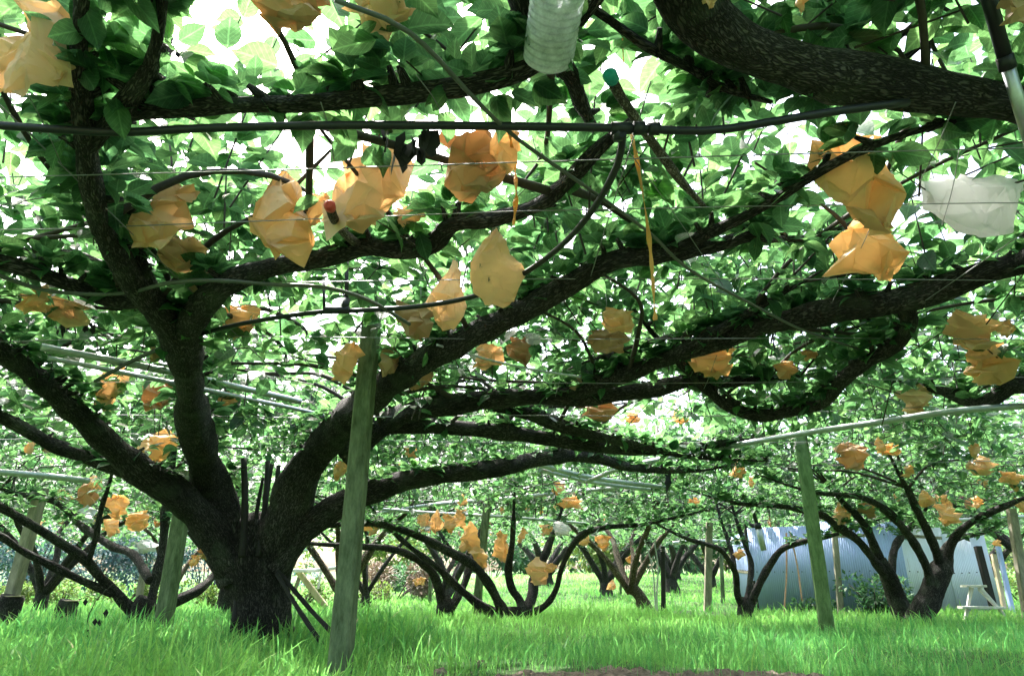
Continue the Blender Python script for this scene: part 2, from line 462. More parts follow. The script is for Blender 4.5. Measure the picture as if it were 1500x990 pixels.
# clear ribbed bottle plastic
def bottle_mat():
    m, n, b = mat('clear_bottle_plastic')
    out = n.nodes['Material Output']
    b.inputs['Base Color'].default_value = (0.95, 0.96, 0.98, 1)
    b.inputs['Roughness'].default_value = 0.10
    b.inputs['Specular IOR Level'].default_value = 0.7
    tr = n.nodes.new('ShaderNodeBsdfTranslucent'); tr.inputs['Color'].default_value = (0.95, 0.97, 1.0, 1)
    tp = n.nodes.new('ShaderNodeBsdfTransparent'); tp.inputs['Color'].default_value = (0.96, 0.97, 0.98, 1)
    g = n.nodes.new('ShaderNodeTexCoord'); nz = noise_node(n, 38, 6, 0.7, g.outputs['Object'])
    mr = n.nodes.new('ShaderNodeMapRange'); mr.inputs['From Min'].default_value = 0.35; mr.inputs['From Max'].default_value = 0.65
    mr.inputs['To Min'].default_value = 0.32; mr.inputs['To Max'].default_value = 0.66
    n.links.new(nz.outputs['Fac'], mr.inputs['Value'])
    m1 = n.nodes.new('ShaderNodeMixShader'); m1.inputs[0].default_value = 0.55
    n.links.new(b.outputs[0], m1.inputs[1]); n.links.new(tr.outputs[0], m1.inputs[2])
    m2 = n.nodes.new('ShaderNodeMixShader')
    n.links.new(mr.outputs[0], m2.inputs[0]); n.links.new(m1.outputs[0], m2.inputs[1]); n.links.new(tp.outputs[0], m2.inputs[2])
    n.links.new(m2.outputs[0], out.inputs['Surface'])
    return m
M['bottle'] = bottle_mat()

# ------------------------------------------------------------------ the ground
def make_ground():
    xs = np.concatenate([-np.geomspace(400, 14, 24), np.arange(-13.5, 14, 0.3), np.geomspace(14, 400, 24)])
    ys = np.concatenate([np.linspace(-60, -3, 12), np.arange(-2.5, 45, 0.3), np.geomspace(45.5, 700, 40)])
    X, Y = np.meshgrid(xs, ys)
    Z = gz(X, Y)
    V = np.stack([X, Y, Z], -1).reshape(-1, 3)
    nx, ny = len(xs), len(ys)
    i = np.arange(nx - 1)[None, :] + nx * np.arange(ny - 1)[:, None]
    Fq = np.stack([i, i + 1, i + 1 + nx, i + nx], -1).reshape(-1, 4)
    o = np_mesh('ground', V, [Fq], M['ground'])
    for p in o.data.polygons: p.use_smooth = True
    tag(o, kind='structure')
make_ground()

def soil_edge(x, y):
    """> 0 on the bare path in front"""
    e = 3.70 + 0.10 * np.sin(x * 5.1) + 0.07 * np.sin(x * 13 + 1)
    side = sstep(-0.75, -0.35, x) * (1 - sstep(1.25, 1.9, x) * 0.6)
    return (e * side + 0.0) - y

def make_path():
    xs = np.arange(-0.9, 3.0, 0.03); ys = np.arange(1.2, 4.25, 0.03)
    X, Y = np.meshgrid(xs, ys)
    Z = gz(X, Y) + 0.004
    rs = rng.normal(0, 1, X.shape)
    k = np.clip(soil_edge(X, Y) * 6, 0, 1)
    Z = Z + k * (0.010 * np.abs(np.sin(X * 23 + 3 * np.sin(Y * 9))) + 0.008 * rs) + (k - 1) * 0.02
    nx, ny = len(xs), len(ys)
    V = np.stack([X, Y, Z], -1).reshape(-1, 3)
    i = np.arange(nx - 1)[None, :] + nx * np.arange(ny - 1)[:, None]
    Fq = np.stack([i, i + 1, i + 1 + nx, i + nx], -1).reshape(-1, 4)
    o = np_mesh('soil_path', V, [Fq], M['soil'])
    tag(o, kind='structure')
make_path()

# ------------------------------------------------------------------ leaves in numpy
# template: x across, y along, z up
LEAF8 = np.array([[0, 0, 0], [-0.42, 0.28, 0.10], [0, 0.28, 0.0], [0.42, 0.28, 0.10],
                  [-0.38, 0.64, 0.06], [0, 0.64, -0.05], [0.38, 0.64, 0.06], [0, 1.0, -0.16]])
LEAF8_F3 = np.array([[0, 2, 1], [0, 3, 2], [4, 5, 7], [5, 6, 7]])
LEAF8_F4 = np.array([[1, 2, 5, 4], [2, 3, 6, 5]])
# finer outline for the leaves close by
_rows = [(0.07, 0.20, 0.05, 0.0), (0.20, 0.40, 0.10, 0.0), (0.38, 0.49, 0.13, -0.01), (0.57, 0.46, 0.10, -0.04), (0.75, 0.34, 0.04, -0.07), (0.89, 0.16, -0.05, -0.12)]
LEAF12 = np.array([[0, 0, 0]] + [p for (y_, w_, e_, m_) in _rows for p in ([-w_, y_, e_], [0, y_, m_], [w_, y_, e_])] + [[0, 1.04, -0.22]])
LEAF12_F3 = np.array([[0, 2, 1], [0, 3, 2], [16, 17, 19], [17, 18, 19]])
LEAF12_F4 = np.array([f for i in range(5) for f in ([1 + 3 * i, 2 + 3 * i, 5 + 3 * i, 4 + 3 * i], [2 + 3 * i, 3 + 3 * i, 6 + 3 * i, 5 + 3 * i])])
LEAF4 = np.array([[0, 0, 0], [-0.45, 0.45, 0.08], [0, 1.0, -0.1], [0.45, 0.45, 0.08]])
LEAF4_F3 = np.array([[0, 2, 1], [0, 3, 2]])

def leaves_arrays(pos, d, nrm, L, W, var, tmpl, curl=None):
    d = d / (np.linalg.norm(d, axis=1)[:, None] + 1e-9)
    side = np.cross(d, nrm); side /= np.linalg.norm(side, axis=1)[:, None] + 1e-9
    up = np.cross(side, d)
    n = len(pos); k = len(tmpl)
    t = np.repeat(tmpl[None], n, 0).copy()
    if curl is not None: t[:, :, 2] = t[:, :, 2] * curl[:, None]
    V = (pos[:, None, :] + side[:, None, :] * (t[:, :, 0] * W[:, None])[..., None]
         + d[:, None, :] * (t[:, :, 1] * L[:, None])[..., None]
         + up[:, None, :] * (t[:, :, 2] * W[:, None])[..., None])
    uv = np.zeros((n, k, 3)); uv[:, :, 0] = tmpl[:, 0] * 2; uv[:, :, 1] = tmpl[:, 1]; uv[:, :, 2] = var[:, None]
    return V.reshape(-1, 3), uv.reshape(-1, 3)

def faces_for(n, k, F_):
    return (np.arange(n)[:, None, None] * k + F_[None]).reshape(-1, F_.shape[1])

def leaf_mesh(name, sets, mat_, parent):
    """sets: list of (pos,d,nrm,L,W,var,curl,tmpl name)"""
    Vs = []; UV = []; F3 = []; F4 = []; off = 0
    for (pos, d, nrm, L, W, var, curl, t) in sets:
        if len(pos) == 0: continue
        T, f3, f4 = {'n': (LEAF12, LEAF12_F3, LEAF12_F4), 'm': (LEAF8, LEAF8_F3, LEAF8_F4), 'f': (LEAF4, LEAF4_F3, None)}[t]
        v, uv = leaves_arrays(pos, d, nrm, L, W, var, T, curl)
        Vs.append(v); UV.append(uv)
        F3.append(faces_for(len(pos), len(T), f3) + off)
        if f4 is not None: F4.append(faces_for(len(pos), len(T), f4) + off)
        off += len(v)
    if not Vs: return None
    faces = [np.vstack(F3)] + ([np.vstack(F4)] if F4 else [])
    return np_mesh(name, np.vstack(Vs), faces, mat_, np.vstack(UV), parent=parent)

# ------------------------------------------------------------------ trees: traced limbs
def limb_pts(tr, zoff=0):
    """tr: list of (px,py,width px, v)"""
    P = [at(a, b, v) for (a, b, w, v) in tr]
    R = [w / 2 * depth(p) / F * (depth(p) / np.linalg.norm(p - CAM)) for (a, b, w, v), p in zip(tr, P)]
    return np.array(P), np.array(R)

ALL_LIMBS = []     # (points array, radii) sampled, owner index: seeds for spurs, side branches

class Tree:
    def __init__(s, name, base, label, cat='pear tree', group='pear trees trained over the trellis', bark='bark'):
        s.base = np.array(base, float); s.label = label; s.bark = bark
        s.root = empty(name, (base[0], base[1], float(gz(base[0], base[1]))))
        tag(s.root, label, cat, group)
        s.samples = []; s.twigs = MB(); s.k = 0
        s.sets = []; s.slim = 0 if len(TREES) < 4 else 1
    def limb(s, pts, rad, name='limb', sides=12, amp=0.14, knob=0.26, step=0.035, sub=None):
        mb = MB(); s.k += 1
        C, rr = mb.tube(pts, rad, sides, amp, step, seed=s.k + abs(hash_(s.label)) % 50, knob=knob)
        o = mb.build(name, M[s.bark], sub if sub is not None else s.root)
        s.samples.append((C, rr))
        return o, C, rr
    def traced(s, tr, **k):
        P, R = limb_pts(tr)
        if k.get('name') != 'trunk':
            R = R * (0.92 if s.slim == 0 else 0.74)
            d = P[-1] - P[-2]; d = d / np.linalg.norm(d)
            if R[-1] > 0.012 and P[-1][1] > 1.0:      # the limb thins out into the canopy
                q = P[-1] + d * 0.35 + [0, 0, 0.04]; q2 = P[-1] + d * 0.8 + [0.05, 0.03, 0.12]
                P = np.vstack([P, q, q2]); R = np.concatenate([R, [R[-1] * 0.6, 0.004]])
        return s.limb(P, R, **k)

def hash_(t):
    h = 0
    for c in t: h = (h * 131 + ord(c)) % 1000003
    return h

TREES = []
# ---- the big tree in the left foreground
b0 = at(384, 948, 5.3)
T0 = Tree('pear_tree', (b0[0], 5.3), 'huge old pear tree with thick black trunk left of the tall mossy post')
TREES.append(T0)
T0.traced([(386, 985, 150, 5.3), (384, 950, 120, 5.3), (384, 915, 98, 5.3), (382, 870, 98, 5.3), (378, 825, 118, 5.3), (378, 785, 120, 5.35), (380, 765, 60, 5.4)], name='trunk', sides=28, amp=0.11, knob=0.08, step=0.03)
T0.traced([(352, 850, 78, 5.25), (333, 780, 72, 5.2), (306, 700, 62, 5.0), (285, 620, 56, -1.36), (276, 550, 52, -1.42), (262, 495, 58, -1.46), (250, 478, 46, -1.47)], sides=22)
T0.traced([(262, 505, 55, -1.45), (236, 462, 50, -1.48), (205, 430, 46, -1.49), (178, 385, 42, -1.51), (150, 335, 40, -1.52), (133, 265, 40, -1.53), (126, 205, 42, -1.54)], sides=20)
T0.traced([(210, 438, 40, -1.49), (160, 437, 34, -1.50), (110, 420, 32, -1.51), (50, 398, 30, -1.52), (-20, 378, 28, -1.53), (-120, 350, 24, -1.55)], sides=16)
T0.traced([(126, 215, 40, -1.54), (150, 190, 38, -1.55), (185, 150, 38, -1.56), (215, 105, 30, -1.58), (232, 45, 26, -1.60), (238, -30, 26, -1.63)], sides=16)
T0.traced([(175, 165, 34, -1.56), (240, 160, 34, -1.57), (330, 155, 30, -1.57), (440, 152, 29, -1.57), (540, 143, 30, -1.57), (640, 132, 32, -1.57), (720, 118, 31, -1.58), (790, 92, 28, -1.60), (850, 30, 22, -1.64)], sides=16)
T0.traced([(262, 505, 46, -1.45), (290, 455, 44, -1.49), (335, 415, 38, -1.51), (400, 392, 34, -1.53), (470, 378, 31, -1.54), (530, 362, 30, -1.55), (590, 366, 28, -1.55), (635, 355, 30, -1.56), (665, 328, 28, -1.57), (720, 322, 27, -1.58), (790, 300, 28, -1.59), (835, 262, 26, -1.6), (880, 215, 22, -1.62), (930, 175, 14, -1.66)], sides=16)
T0.traced([(340, 830, 70, 5.2), (300, 765, 58, 5.0), (255, 722, 54, 4.8), (205, 690, 52, 4.6), (150, 640, 44, 4.3), (80, 575, 42, -1.46), (10, 520, 40, -1.50), (-70, 470, 36, -1.52), (-180, 420, 30, -1.54)], sides=18)
T0.traced([(235, 716, 40, 4.75), (190, 692, 34, 4.75), (135, 672, 30, 4.7), (80, 652, 28, 4.65), (30, 625, 26, 4.5), (-40, 590, 24, 4.3)], sides=14)
T0.traced([(392, 830, 74, 5.25), (418, 760, 68, 5.1), (440, 700, 62, 4.95), (480, 645, 60, 4.7), (540, 585, 50, -1.46), (610, 535, 44, -1.50), (690, 492, 42, -1.52), (750, 463, 38, -1.54), (820, 425, 38, -1.55), (890, 385, 36, -1.57), (960, 372, 32, -1.58), (1030, 365, 26, -1.60), (1100, 345, 20, -1.62), (1130, 350, 14, -1.66)], sides=22)
T0.traced([(960, 376, 24, -1.58), (1030, 345, 22, -1.58), (1110, 308, 19, -1.58), (1200, 252, 17, -1.58), (1280, 212, 15, -1.58), (1380, 182, 12, -1.6), (1440, 172, 9, -1.64)], sides=10)
T0.traced([(500, 665, 46, 4.85), (560, 622, 42, 4.8), (610, 600, 36, -1.51), (690, 588, 34, -1.53), (780, 582, 32, -1.54), (870, 580, 30, -1.54), (950, 572, 29, -1.55), (1010, 558, 26, -1.56), (1040, 560, 22, -1.56)], sides=16)
T0.traced([(405, 830, 60, 5.2), (440, 782, 48, 5.15), (500, 738, 40, 5.1), (570, 712, 36, 5.1), (640, 695, 32, 5.15), (720, 688, 28, 5.3), (790, 672, 26, 5.5), (860, 668, 22, 5.7), (930, 685, 15, 6.0), (1010, 690, 6, 6.4)], sides=16)
T0.traced([(560, 628, 30, 4.75), (620, 624, 26, 4.8), (690, 628, 24, 4.9), (760, 636, 24, 5.0), (840, 648, 22, 5.1), (920, 658, 20, 5.2), (1010, 655, 16, 5.3), (1120, 640, 5, 5.2)], sides=12)
T0.traced([(720, 590, 24, 4.6), (780, 608, 22, 4.7), (850, 632, 20, 4.85), (930, 652, 13, 5.05), (1000, 668, 6, 5.2)], sides=12)
T0.traced([(820, 582, 24, -1.54), (880, 562, 24, -1.55), (940, 540, 24, -1.56), (1005, 512, 24, -1.57)], sides=12)

# ---- a tree outside the frame on the right: its thick limb crosses the picture
T1 = Tree('pear_tree', (3.9, 2.9), 'pear tree rooted beyond the right edge with one long limb reaching in')
TREES.append(T1)
T1.limb([(3.9, 2.9, -0.1), (3.88, 2.9, 0.4), (3.8, 2.88, 0.85), (3.6, 2.85, 1.15)], [0.24, 0.18, 0.16, 0.13], name='trunk', sides=18)
P_, R_ = limb_pts([(1560, 372, 46, -1.56), (1500, 386, 44, -1.58), (1440, 400, 46, -1.58), (1380, 422, 46, -1.58), (1320, 440, 44, -1.58), (1250, 448, 38, -1.58), (1190, 460, 36, -1.58), (1110, 478, 32, -1.58), (1040, 505, 28, -1.58), (960, 530, 24, -1.6), (880, 552, 20, -1.62), (840, 565, 10, -1.64)])
P_ = np.vstack([[3.7, 2.86, 1.05], [3.1, 2.75, 1.35], P_]); R_ = np.concatenate([[0.13, 0.1], R_])
T1.limb(P_, R_, sides=20)
T1.traced([(1320, 440, 34, -1.58), (1332, 470, 27, -1.50), (1315, 505, 25, -1.46), (1270, 530, 22, -1.44), (1235, 555, 24, -1.42), (1210, 588, 20, -1.38), (1170, 600, 18, -1.38), (1110, 608, 20, -1.39), (1060, 590, 19, -1.45), (1025, 560, 18, -1.54)], sides=14, knob=0.3)
T1.limb([(3.7, 2.9, 1.0), (3.3, 3.5, 1.35), tuple(at(1500, 560, 3.9)), tuple(at(1440, 590, 4.2)), tuple(at(1370, 570, 4.4)), tuple(at(1290, 560, 4.6))], [0.1, 0.07, 0.06, 0.05, 0.035, 0.02], sides=12)

# ---- a tree outside the frame, top right: its limb passes just over the camera
T2 = Tree('pear_tree', (2.9, 1.05), 'nearest pear tree whose massive flaking limb crosses the top right corner')
TREES.append(T2)
T2.limb([(2.9, 1.05, -0.1), (2.88, 1.08, 0.5), (2.7, 1.15, 1.0), (2.4, 1.2, 1.35)], [0.24, 0.2, 0.17, 0.13], name='trunk', sides=18)
P_, R_ = limb_pts([(1560, 160, 74, -1.60), (1480, 150, 72, -1.61), (1400, 138, 76, -1.62), (1310, 122, 74, -1.63), (1230, 112, 82, -1.64), (1150, 90, 74, -1.65), (1080, 64, 76, -1.66), (1030, 22, 92, -1.67), (1000, -35, 110, -1.68), (985, -120, 110, -1.70)])
P_ = np.vstack([[2.5, 1.18, 1.28], [1.9, 1.3, 1.5], P_]); R_ = np.concatenate([[0.13, 0.1], R_])
T2.limb(P_, R_, sides=40, step=0.015, amp=0.15, knob=0.2)
for q in ([(1240, 95, 30, 1.62), (1232, 55, 22, 1.55), (1215, 20, 16, 1.47), (1190, -30, 12, 1.35)],
          [(1285, 105, 22, 1.62), (1330, 80, 18, 1.58), (1365, 45, 16, 1.5), (1380, -10, 14, 1.38)],
          [(1275, 100, 14, 1.6), (1310, 62, 13, 1.53), (1350, 25, 12, 1.45), (1395, -20, 10, 1.35)],
          [(1355, 105, 18, 1.62), (1356, 50, 16, 1.5), (1350, -20, 14, 1.33)],
          [(1205, 95, 24, 1.6), (1190, 45, 16, 1.5), (1180, -10, 12, 1.38)]):
    T2.traced(q, sides=10, amp=0.06, knob=0.25)

# ---- the dark limb above the bottle, from a tree behind the camera
T3 = Tree('pear_tree', (0.6, -1.7), 'pear tree behind the viewer whose dark limb ends above the hanging clear bottle')
TREES.append(T3)
T3.limb([(0.6, -1.7, -0.1), (0.58, -1.6, 0.6), (0.5, -1.3, 1.1), (0.35, -0.6, 1.5), (0.18, 0.3, 1.72)], [0.22, 0.17, 0.14, 0.1, 0.09], name='trunk', sides=16)
P_, R_ = limb_pts([(740, -120, 110, -1.74), (765, -40, 95, -1.72), (785, 20, 80, -1.70), (800, 70, 54, -1.69), (835, 110, 30, -1.69), (850, 150, 22, -1.70), (868, 185, 16, -1.72)])
T3.limb(np.vstack([[0.18, 0.3, 1.72], P_]), np.concatenate([[0.09], R_]), sides=20)
T3.traced([(850, 0, 18, -1.72), (900, 35, 16, -1.70), (950, 70, 16, -1.69), (1010, 100, 15, -1.69), (1060, 130, 12, -1.70), (1130, 150, 9, -1.71)], sides=10)

# ---- smaller tree at left
TL = Tree('pear_tree', (at(205, 925, 6.6)[0], 6.6), 'low dark pear tree at far left, forking at the grass behind the mossy post')
TREES.append(TL)
TL.traced([(205, 950, 50, 6.6), (205, 915, 46, 6.6), (208, 890, 44, 6.6), (215, 875, 30, 6.6)], name='trunk', sides=14)
TL.traced([(202, 905, 34, 6.6), (180, 880, 26, 6.5), (150, 848, 24, 6.3), (125, 820, 24, 6.1), (85, 792, 22, 5.9), (45, 768, 20, 5.7), (0, 742, 20, 5.5), (-60, 710, 18, 5.2)], sides=12)
TL.traced([(165, 870, 20, 6.4), (120, 850, 18, 6.2), (70, 825, 18, 6.0), (30, 805, 17, 5.8), (0, 785, 17, 5.6), (-60, 760, 15, 5.4)], sides=12)
TL.traced([(128, 825, 16, 6.1), (140, 790, 13, 6.0), (146, 755, 12, 5.9), (158, 715, 11, 5.8), (165, 690, 8, 5.7)], sides=10)
TL.traced([(215, 905, 32, 6.6), (226, 860, 24, 6.65), (238, 800, 20, 6.7), (243, 745, 20, 6.7), (250, 700, 16, 6.6)], sides=12)
TL.traced([(225, 895, 28, 6.6), (262, 878, 24, 6.7), (295, 860, 22, 6.9), (318, 835, 18, 7.1), (335, 800, 14, 7.2), (380, 770, 10, 7.3)], sides=12)
TL.traced([(220, 850, 20, 6.6), (195, 812, 20, 6.9), (165, 800, 18, 7.1), (120, 770, 16, 7.3), (80, 735, 14, 7.4), (20, 722, 12, 7.5)], sides=12)

# ---- the pair behind the centre posts
TA = Tree('pear_tree', (at(660, 915, 9.8)[0], 9.8), 'dark pear tree forked low, arching left, between the tall mossy post and the centre post')
TREES.append(TA)
TA.traced([(652, 930, 30, 9.8), (652, 900, 26, 9.8), (652, 885, 26, 9.8), (650, 872, 20, 9.8)], name='trunk', sides=12)
TA.traced([(650, 895, 22, 9.8), (643, 862, 18, 9.7), (632, 836, 18, 9.5), (605, 815, 16, 9.2), (570, 803, 15, 8.9), (520, 800, 13, 8.7), (450, 795, 10, 8.5)], sides=12)
TA.traced([(658, 895, 18, 9.8), (672, 872, 16, 9.9), (682, 850, 15, 10), (690, 820, 13, 10.1), (700, 790, 9, 10.2)], sides=12)
TA.traced([(648, 870, 12, 9.8), (655, 840, 11, 9.9), (665, 815, 10, 10.2), (650, 790, 8, 10.4)], sides=10)
TB = Tree('pear_tree', (at(755, 915, 9.2)[0], 9.2), 'broad pear tree with many curved limbs behind the centre mossy post')
TREES.append(TB)
TB.traced([(755, 925, 40, 9.2), (757, 905, 40, 9.2), (757, 888, 30, 9.2)], name='trunk', sides=14)
for q in ([(745, 905, 26, 9.2), (732, 885, 22, 9.1), (716, 855, 20, 8.9), (690, 825, 20, 8.6), (655, 806, 19, 8.3), (620, 788, 17, 8.1), (575, 772, 15, 7.9), (533, 766, 13, 7.7), (470, 770, 9, 7.5)],
          [(740, 905, 22, 9.2), (710, 890, 20, 9.1), (685, 872, 18, 9.0), (660, 850, 16, 8.9), (640, 830, 14, 8.7), (600, 800, 12, 8.5)],
          [(768, 905, 24, 9.2), (762, 880, 20, 9.3), (750, 862, 18, 9.3), (745, 835, 17, 9.2), (750, 800, 13, 9.0), (752, 765, 9, 8.8)],
          [(775, 900, 20, 9.2), (800, 885, 13, 9.1), (815, 862, 12, 9.0), (822, 835, 12, 8.9), (835, 805, 12, 8.7), (855, 782, 13, 8.5), (890, 772, 11, 8.2), (940, 768, 9, 8.0)],
          [(770, 900, 24, 9.2), (780, 870, 22, 9.4), (783, 845, 20, 9.5), (795, 820, 17, 9.6), (805, 795, 14, 9.7), (815, 770, 9, 9.8)]):
    TB.traced(q, sides=12)

# ---- right hand trees in front of the metal fence
TC = Tree('pear_tree', (at(1090, 920, 10.2)[0], 10.2), 'three limbed pear tree standing before the left end of the metal fence')
TREES.append(TC)
TC.traced([(1090, 925, 32, 10.2), (1090, 905, 26, 10.2), (1093, 885, 26, 10.2), (1094, 875, 18, 10.2)], name='trunk', sides=12)
for q in ([(1088, 892, 18, 10.2), (1080, 868, 14, 10.1), (1078, 840, 13, 9.9), (1064, 815, 12, 9.7), (1050, 802, 11, 9.5), (1010, 790, 9, 9.3)],
          [(1093, 885, 16, 10.2), (1098, 855, 12, 10.3), (1100, 825, 12, 10.4), (1092, 800, 11, 10.4), (1085, 780, 9, 10.4)],
          [(1098, 888, 18, 10.2), (1110, 860, 15, 10.1), (1125, 832, 15, 10.0), (1145, 805, 14, 9.8), (1175, 793, 12, 9.6), (1215, 785, 9, 9.4)],
          [(1076, 835, 11, 9.9), (1072, 808, 11, 10.1), (1064, 785, 9, 10.2)]):
    TC.traced(q, sides=12)
TD = Tree('pear_tree', (at(1322, 925, 8.6)[0], 8.6), 'leaning pear tree with sunlit bark arching left before the metal fence')
TREES.append(TD)
TD.traced([(1330, 935, 40, 8.6), (1322, 900, 33, 8.6), (1310, 868, 30, 8.6), (1297, 835, 28, 8.5), (1288, 820, 20, 8.5)], name='trunk', sides=14)
for q in ([(1300, 845, 24, 8.5), (1278, 818, 18, 8.4), (1255, 790, 18, 8.2), (1225, 770, 18, 8.0), (1205, 755, 15, 7.8), (1150, 742, 12, 7.6), (1090, 738, 9, 7.4)],
          [(1300, 850, 24, 8.6), (1285, 810, 20, 8.5), (1270, 775, 18, 8.3), (1255, 755, 16, 8.1), (1235, 735, 12, 7.9)],
          [(1305, 840, 20, 8.6), (1310, 805, 17, 8.8), (1325, 780, 14, 9.0), (1345, 760, 10, 9.1)]):
    TD.traced(q, sides=12)
TE = Tree('pear_tree', (at(1350, 925, 8.2)[0], 8.2), 'sturdy pear tree with wide spreading limbs next to the small stepladder')
TREES.append(TE)
TE.traced([(1342, 935, 50, 8.2), (1350, 900, 38, 8.2), (1365, 865, 38, 8.2), (1380, 832, 40, 8.2), (1385, 818, 26, 8.2)], name='trunk', sides=16)
for q in ([(1362, 865, 26, 8.2), (1360, 838, 22, 8.1), (1345, 805, 20, 7.9), (1325, 775, 20, 7.6), (1295, 745, 17, 7.3), (1260, 728, 13, 7.0), (1200, 722, 10, 6.8)],
          [(1378, 835, 26, 8.2), (1372, 810, 22, 8.1), (1360, 780, 20, 7.9), (1345, 750, 19, 7.6), (1332, 722, 14, 7.4), (1320, 700, 10, 7.2)],
          [(1388, 830, 24, 8.2), (1392, 800, 20, 8.1), (1410, 775, 19, 7.9), (1440, 755, 17, 7.7), (1475, 740, 14, 7.5), (1520, 722, 11, 7.3), (1580, 710, 8, 7.1)],
          [(1370, 850, 20, 8.25), (1378, 812, 17, 8.5), (1400, 790, 13, 8.7), (1440, 780, 9, 9.0)]):
    TE.traced(q, sides=12)

# ---- distant trees: a trunk that forks low into arching limbs
def far_tree(px, Y, label, w=22, seed=1, reach=2.2, nl=5, lean=0.0, bark='bark', canopy=1.62):
    rs = random.Random(seed)
    x = at(px, 880, Y)[0]; g = float(gz(x, Y))
    T = Tree('pear_tree', (x, Y), label, bark=bark); TREES.append(T)
    r = w / 2 * Y / F
    hc = rs.uniform(0.28, 0.45)
    T.limb([(x, Y, g - 0.1), (x + lean * 0.3, Y, g + hc * 0.5), (x + lean, Y, g + hc)], [r * 1.5, r * 1.05, r], name='trunk', sides=10, step=0.08)
    a0 = rs.uniform(0, 6.28)
    for i in range(nl):
        a = a0 + i * 6.283 / nl + rs.uniform(-0.35, 0.35)
        R = reach * rs.uniform(0.75, 1.1); dx, dy = math.cos(a), math.sin(a) * 0.9
        w0 = rs.uniform(-0.15, 0.15)
        pts = [(x + lean, Y, g + hc * 0.7), (x + lean + dx * 0.22 * R, Y + dy * 0.22 * R, g + hc + 0.45),
               (x + lean + dx * 0.42 * R - dy * w0, Y + dy * 0.42 * R + dx * w0, g + hc + 0.85),
               (x + lean + dx * 0.7 * R, Y + dy * 0.7 * R, g + canopy - 0.06), (x + lean + dx * R + w0, Y + dy * R, g + canopy + 0.02)]
        T.limb(pts, [r * 0.6, r * 0.5, r * 0.38, r * 0.26, r * 0.12], sides=8, step=0.1, amp=0.08)
    return T
far_tree(535, 13.5, 'slender young pear tree just right of the tall mossy post', 12, 3, 1.8, 4)
far_tree(945, 12.5, 'pear tree with mottled leaning trunk left of the dark thin post', 17, 5, 2.1, 5, lean=-0.25, bark='bark_pale')
far_tree(888, 17.5, 'small pear tree on the bright green slope near the centre of the picture', 16, 8, 2.0, 5)
far_tree(985, 19.0, 'dark trunked pear tree behind the thin dark post', 15, 11, 2.0, 4)
far_tree(1043, 21.0, 'far pear tree half hidden behind the weathered wooden post', 14, 13, 2.0, 4)
far_tree(500, 11.5, 'pear tree with pale bark hidden behind the tall mossy post', 18, 16, 2.2, 4, bark='bark_pale')
far_tree(1240, 14.2, 'pear tree beyond the metal fence, its trunk hidden by the sheets', 20, 18, 2.4, 5)
far_tree(1560, 11.0, 'pear tree at the right margin behind the pale timber post', 22, 21, 2.4, 5)
far_tree(330, 10.4, 'pear tree behind the huge trunk with orange bags between its stems', 18, 24, 2.2, 5)
far_tree(60, 10.8, 'pear tree at the left margin behind the leaning posts', 18, 27, 2.3, 5)
far_tree(1440, 15.5, 'distant pear tree above the right end of the metal fence', 18, 31, 2.4, 4)
far_tree(800, 22.5, 'farthest pear tree in the middle, seen between two orange bags', 18, 33, 2.2, 4)
far_tree(1130, 18.5, 'distant pear tree left of and behind the blue metal sheets', 18, 37, 2.2, 4)
far_tree(660, 16.5, 'distant pear tree seen through the fork left of the centre post', 16, 39, 2.2, 4)
far_tree(1300, 20.5, 'far pear tree deep behind the metal fence', 16, 42, 2.2, 4)
far_tree(990, 24.5, 'faintest pear tree at the head of the grass slope', 16, 44, 2.2, 4)
far_tree(250, 14.5, 'sunlit pear tree in front of the bluish hedge', 13, 46, 1.7, 4, bark='bark_pale')

# ------------------------------------------------------------------ side branches and the canopy
def canopy_mask(x, y):
    """1 where the trellis carries foliage"""
    far = 17.0 + 10.0 * sstep(-3.0, 2.0, x)
    far = far - 1.5 * np.sin(x * 0.9)
    return (y < far)

bases = np.array([t.base for t in TREES])

def side_branches(T, n, rmax, zc, seed, length=(0.7, 1.7)):
    rs = random.Random(seed)
    tops = []
    for C, rr in T.samples:
        g = gz(C[:, 0], C[:, 1])
        ok = np.where((C[:, 2] - g) > zc - 0.22)[0]
        for i in ok: tops.append((C[i], rr[i]))
    if not tops: return
    near = T in (T0, T1, T2, T3)
    mb = MB()
    for k in range(n):
        p, r = tops[rs.randrange(len(tops))]
        a = rs.uniform(0, 6.28); L = rs.uniform(*length)
        d = np.array([math.cos(a), math.sin(a), 0]); s_ = np.array([-d[1], d[0], 0]) * rs.uniform(-0.25, 0.25)
        z1 = rs.uniform(-0.02, 0.1)
        g0 = float(gz(p[0], p[1]))
        q = [p, p + d * L * 0.3 + s_ * 0.6 + [0, 0, 0.02], p + d * L * 0.65 + s_, p + d * L + s_ * 0.3]
        q = np.array(q); q[1:, 2] = np.maximum(q[1:, 2], g0 + zc) + z1 + np.array([0, .03, .08])
        if near and (np.linalg.norm(q - CAM, axis=1).min() < 1.15 or q[:, 1].min() < 0.6): continue
        r0 = min(rmax, r * 0.6)
        C, rr = mb.tube(q, [r0, r0 * 0.8, r0 * 0.6, r0 * 0.3], 7 if near else 5, 0.08, 0.08, seed=k, knob=0.3)
    if mb.v:
        o = mb.build('side_branches', M['twig'], T.root); o['kind'] = 'stuff'
side_branches(T0, 60, 0.016, 1.62, 1)
side_branches(T1, 24, 0.013, 1.62, 2)
side_branches(T2, 10, 0.012, 1.70, 3)
for i, T in enumerate(TREES[4:]):
    side_branches(T, 26, 0.018, 1.58, 10 + i)

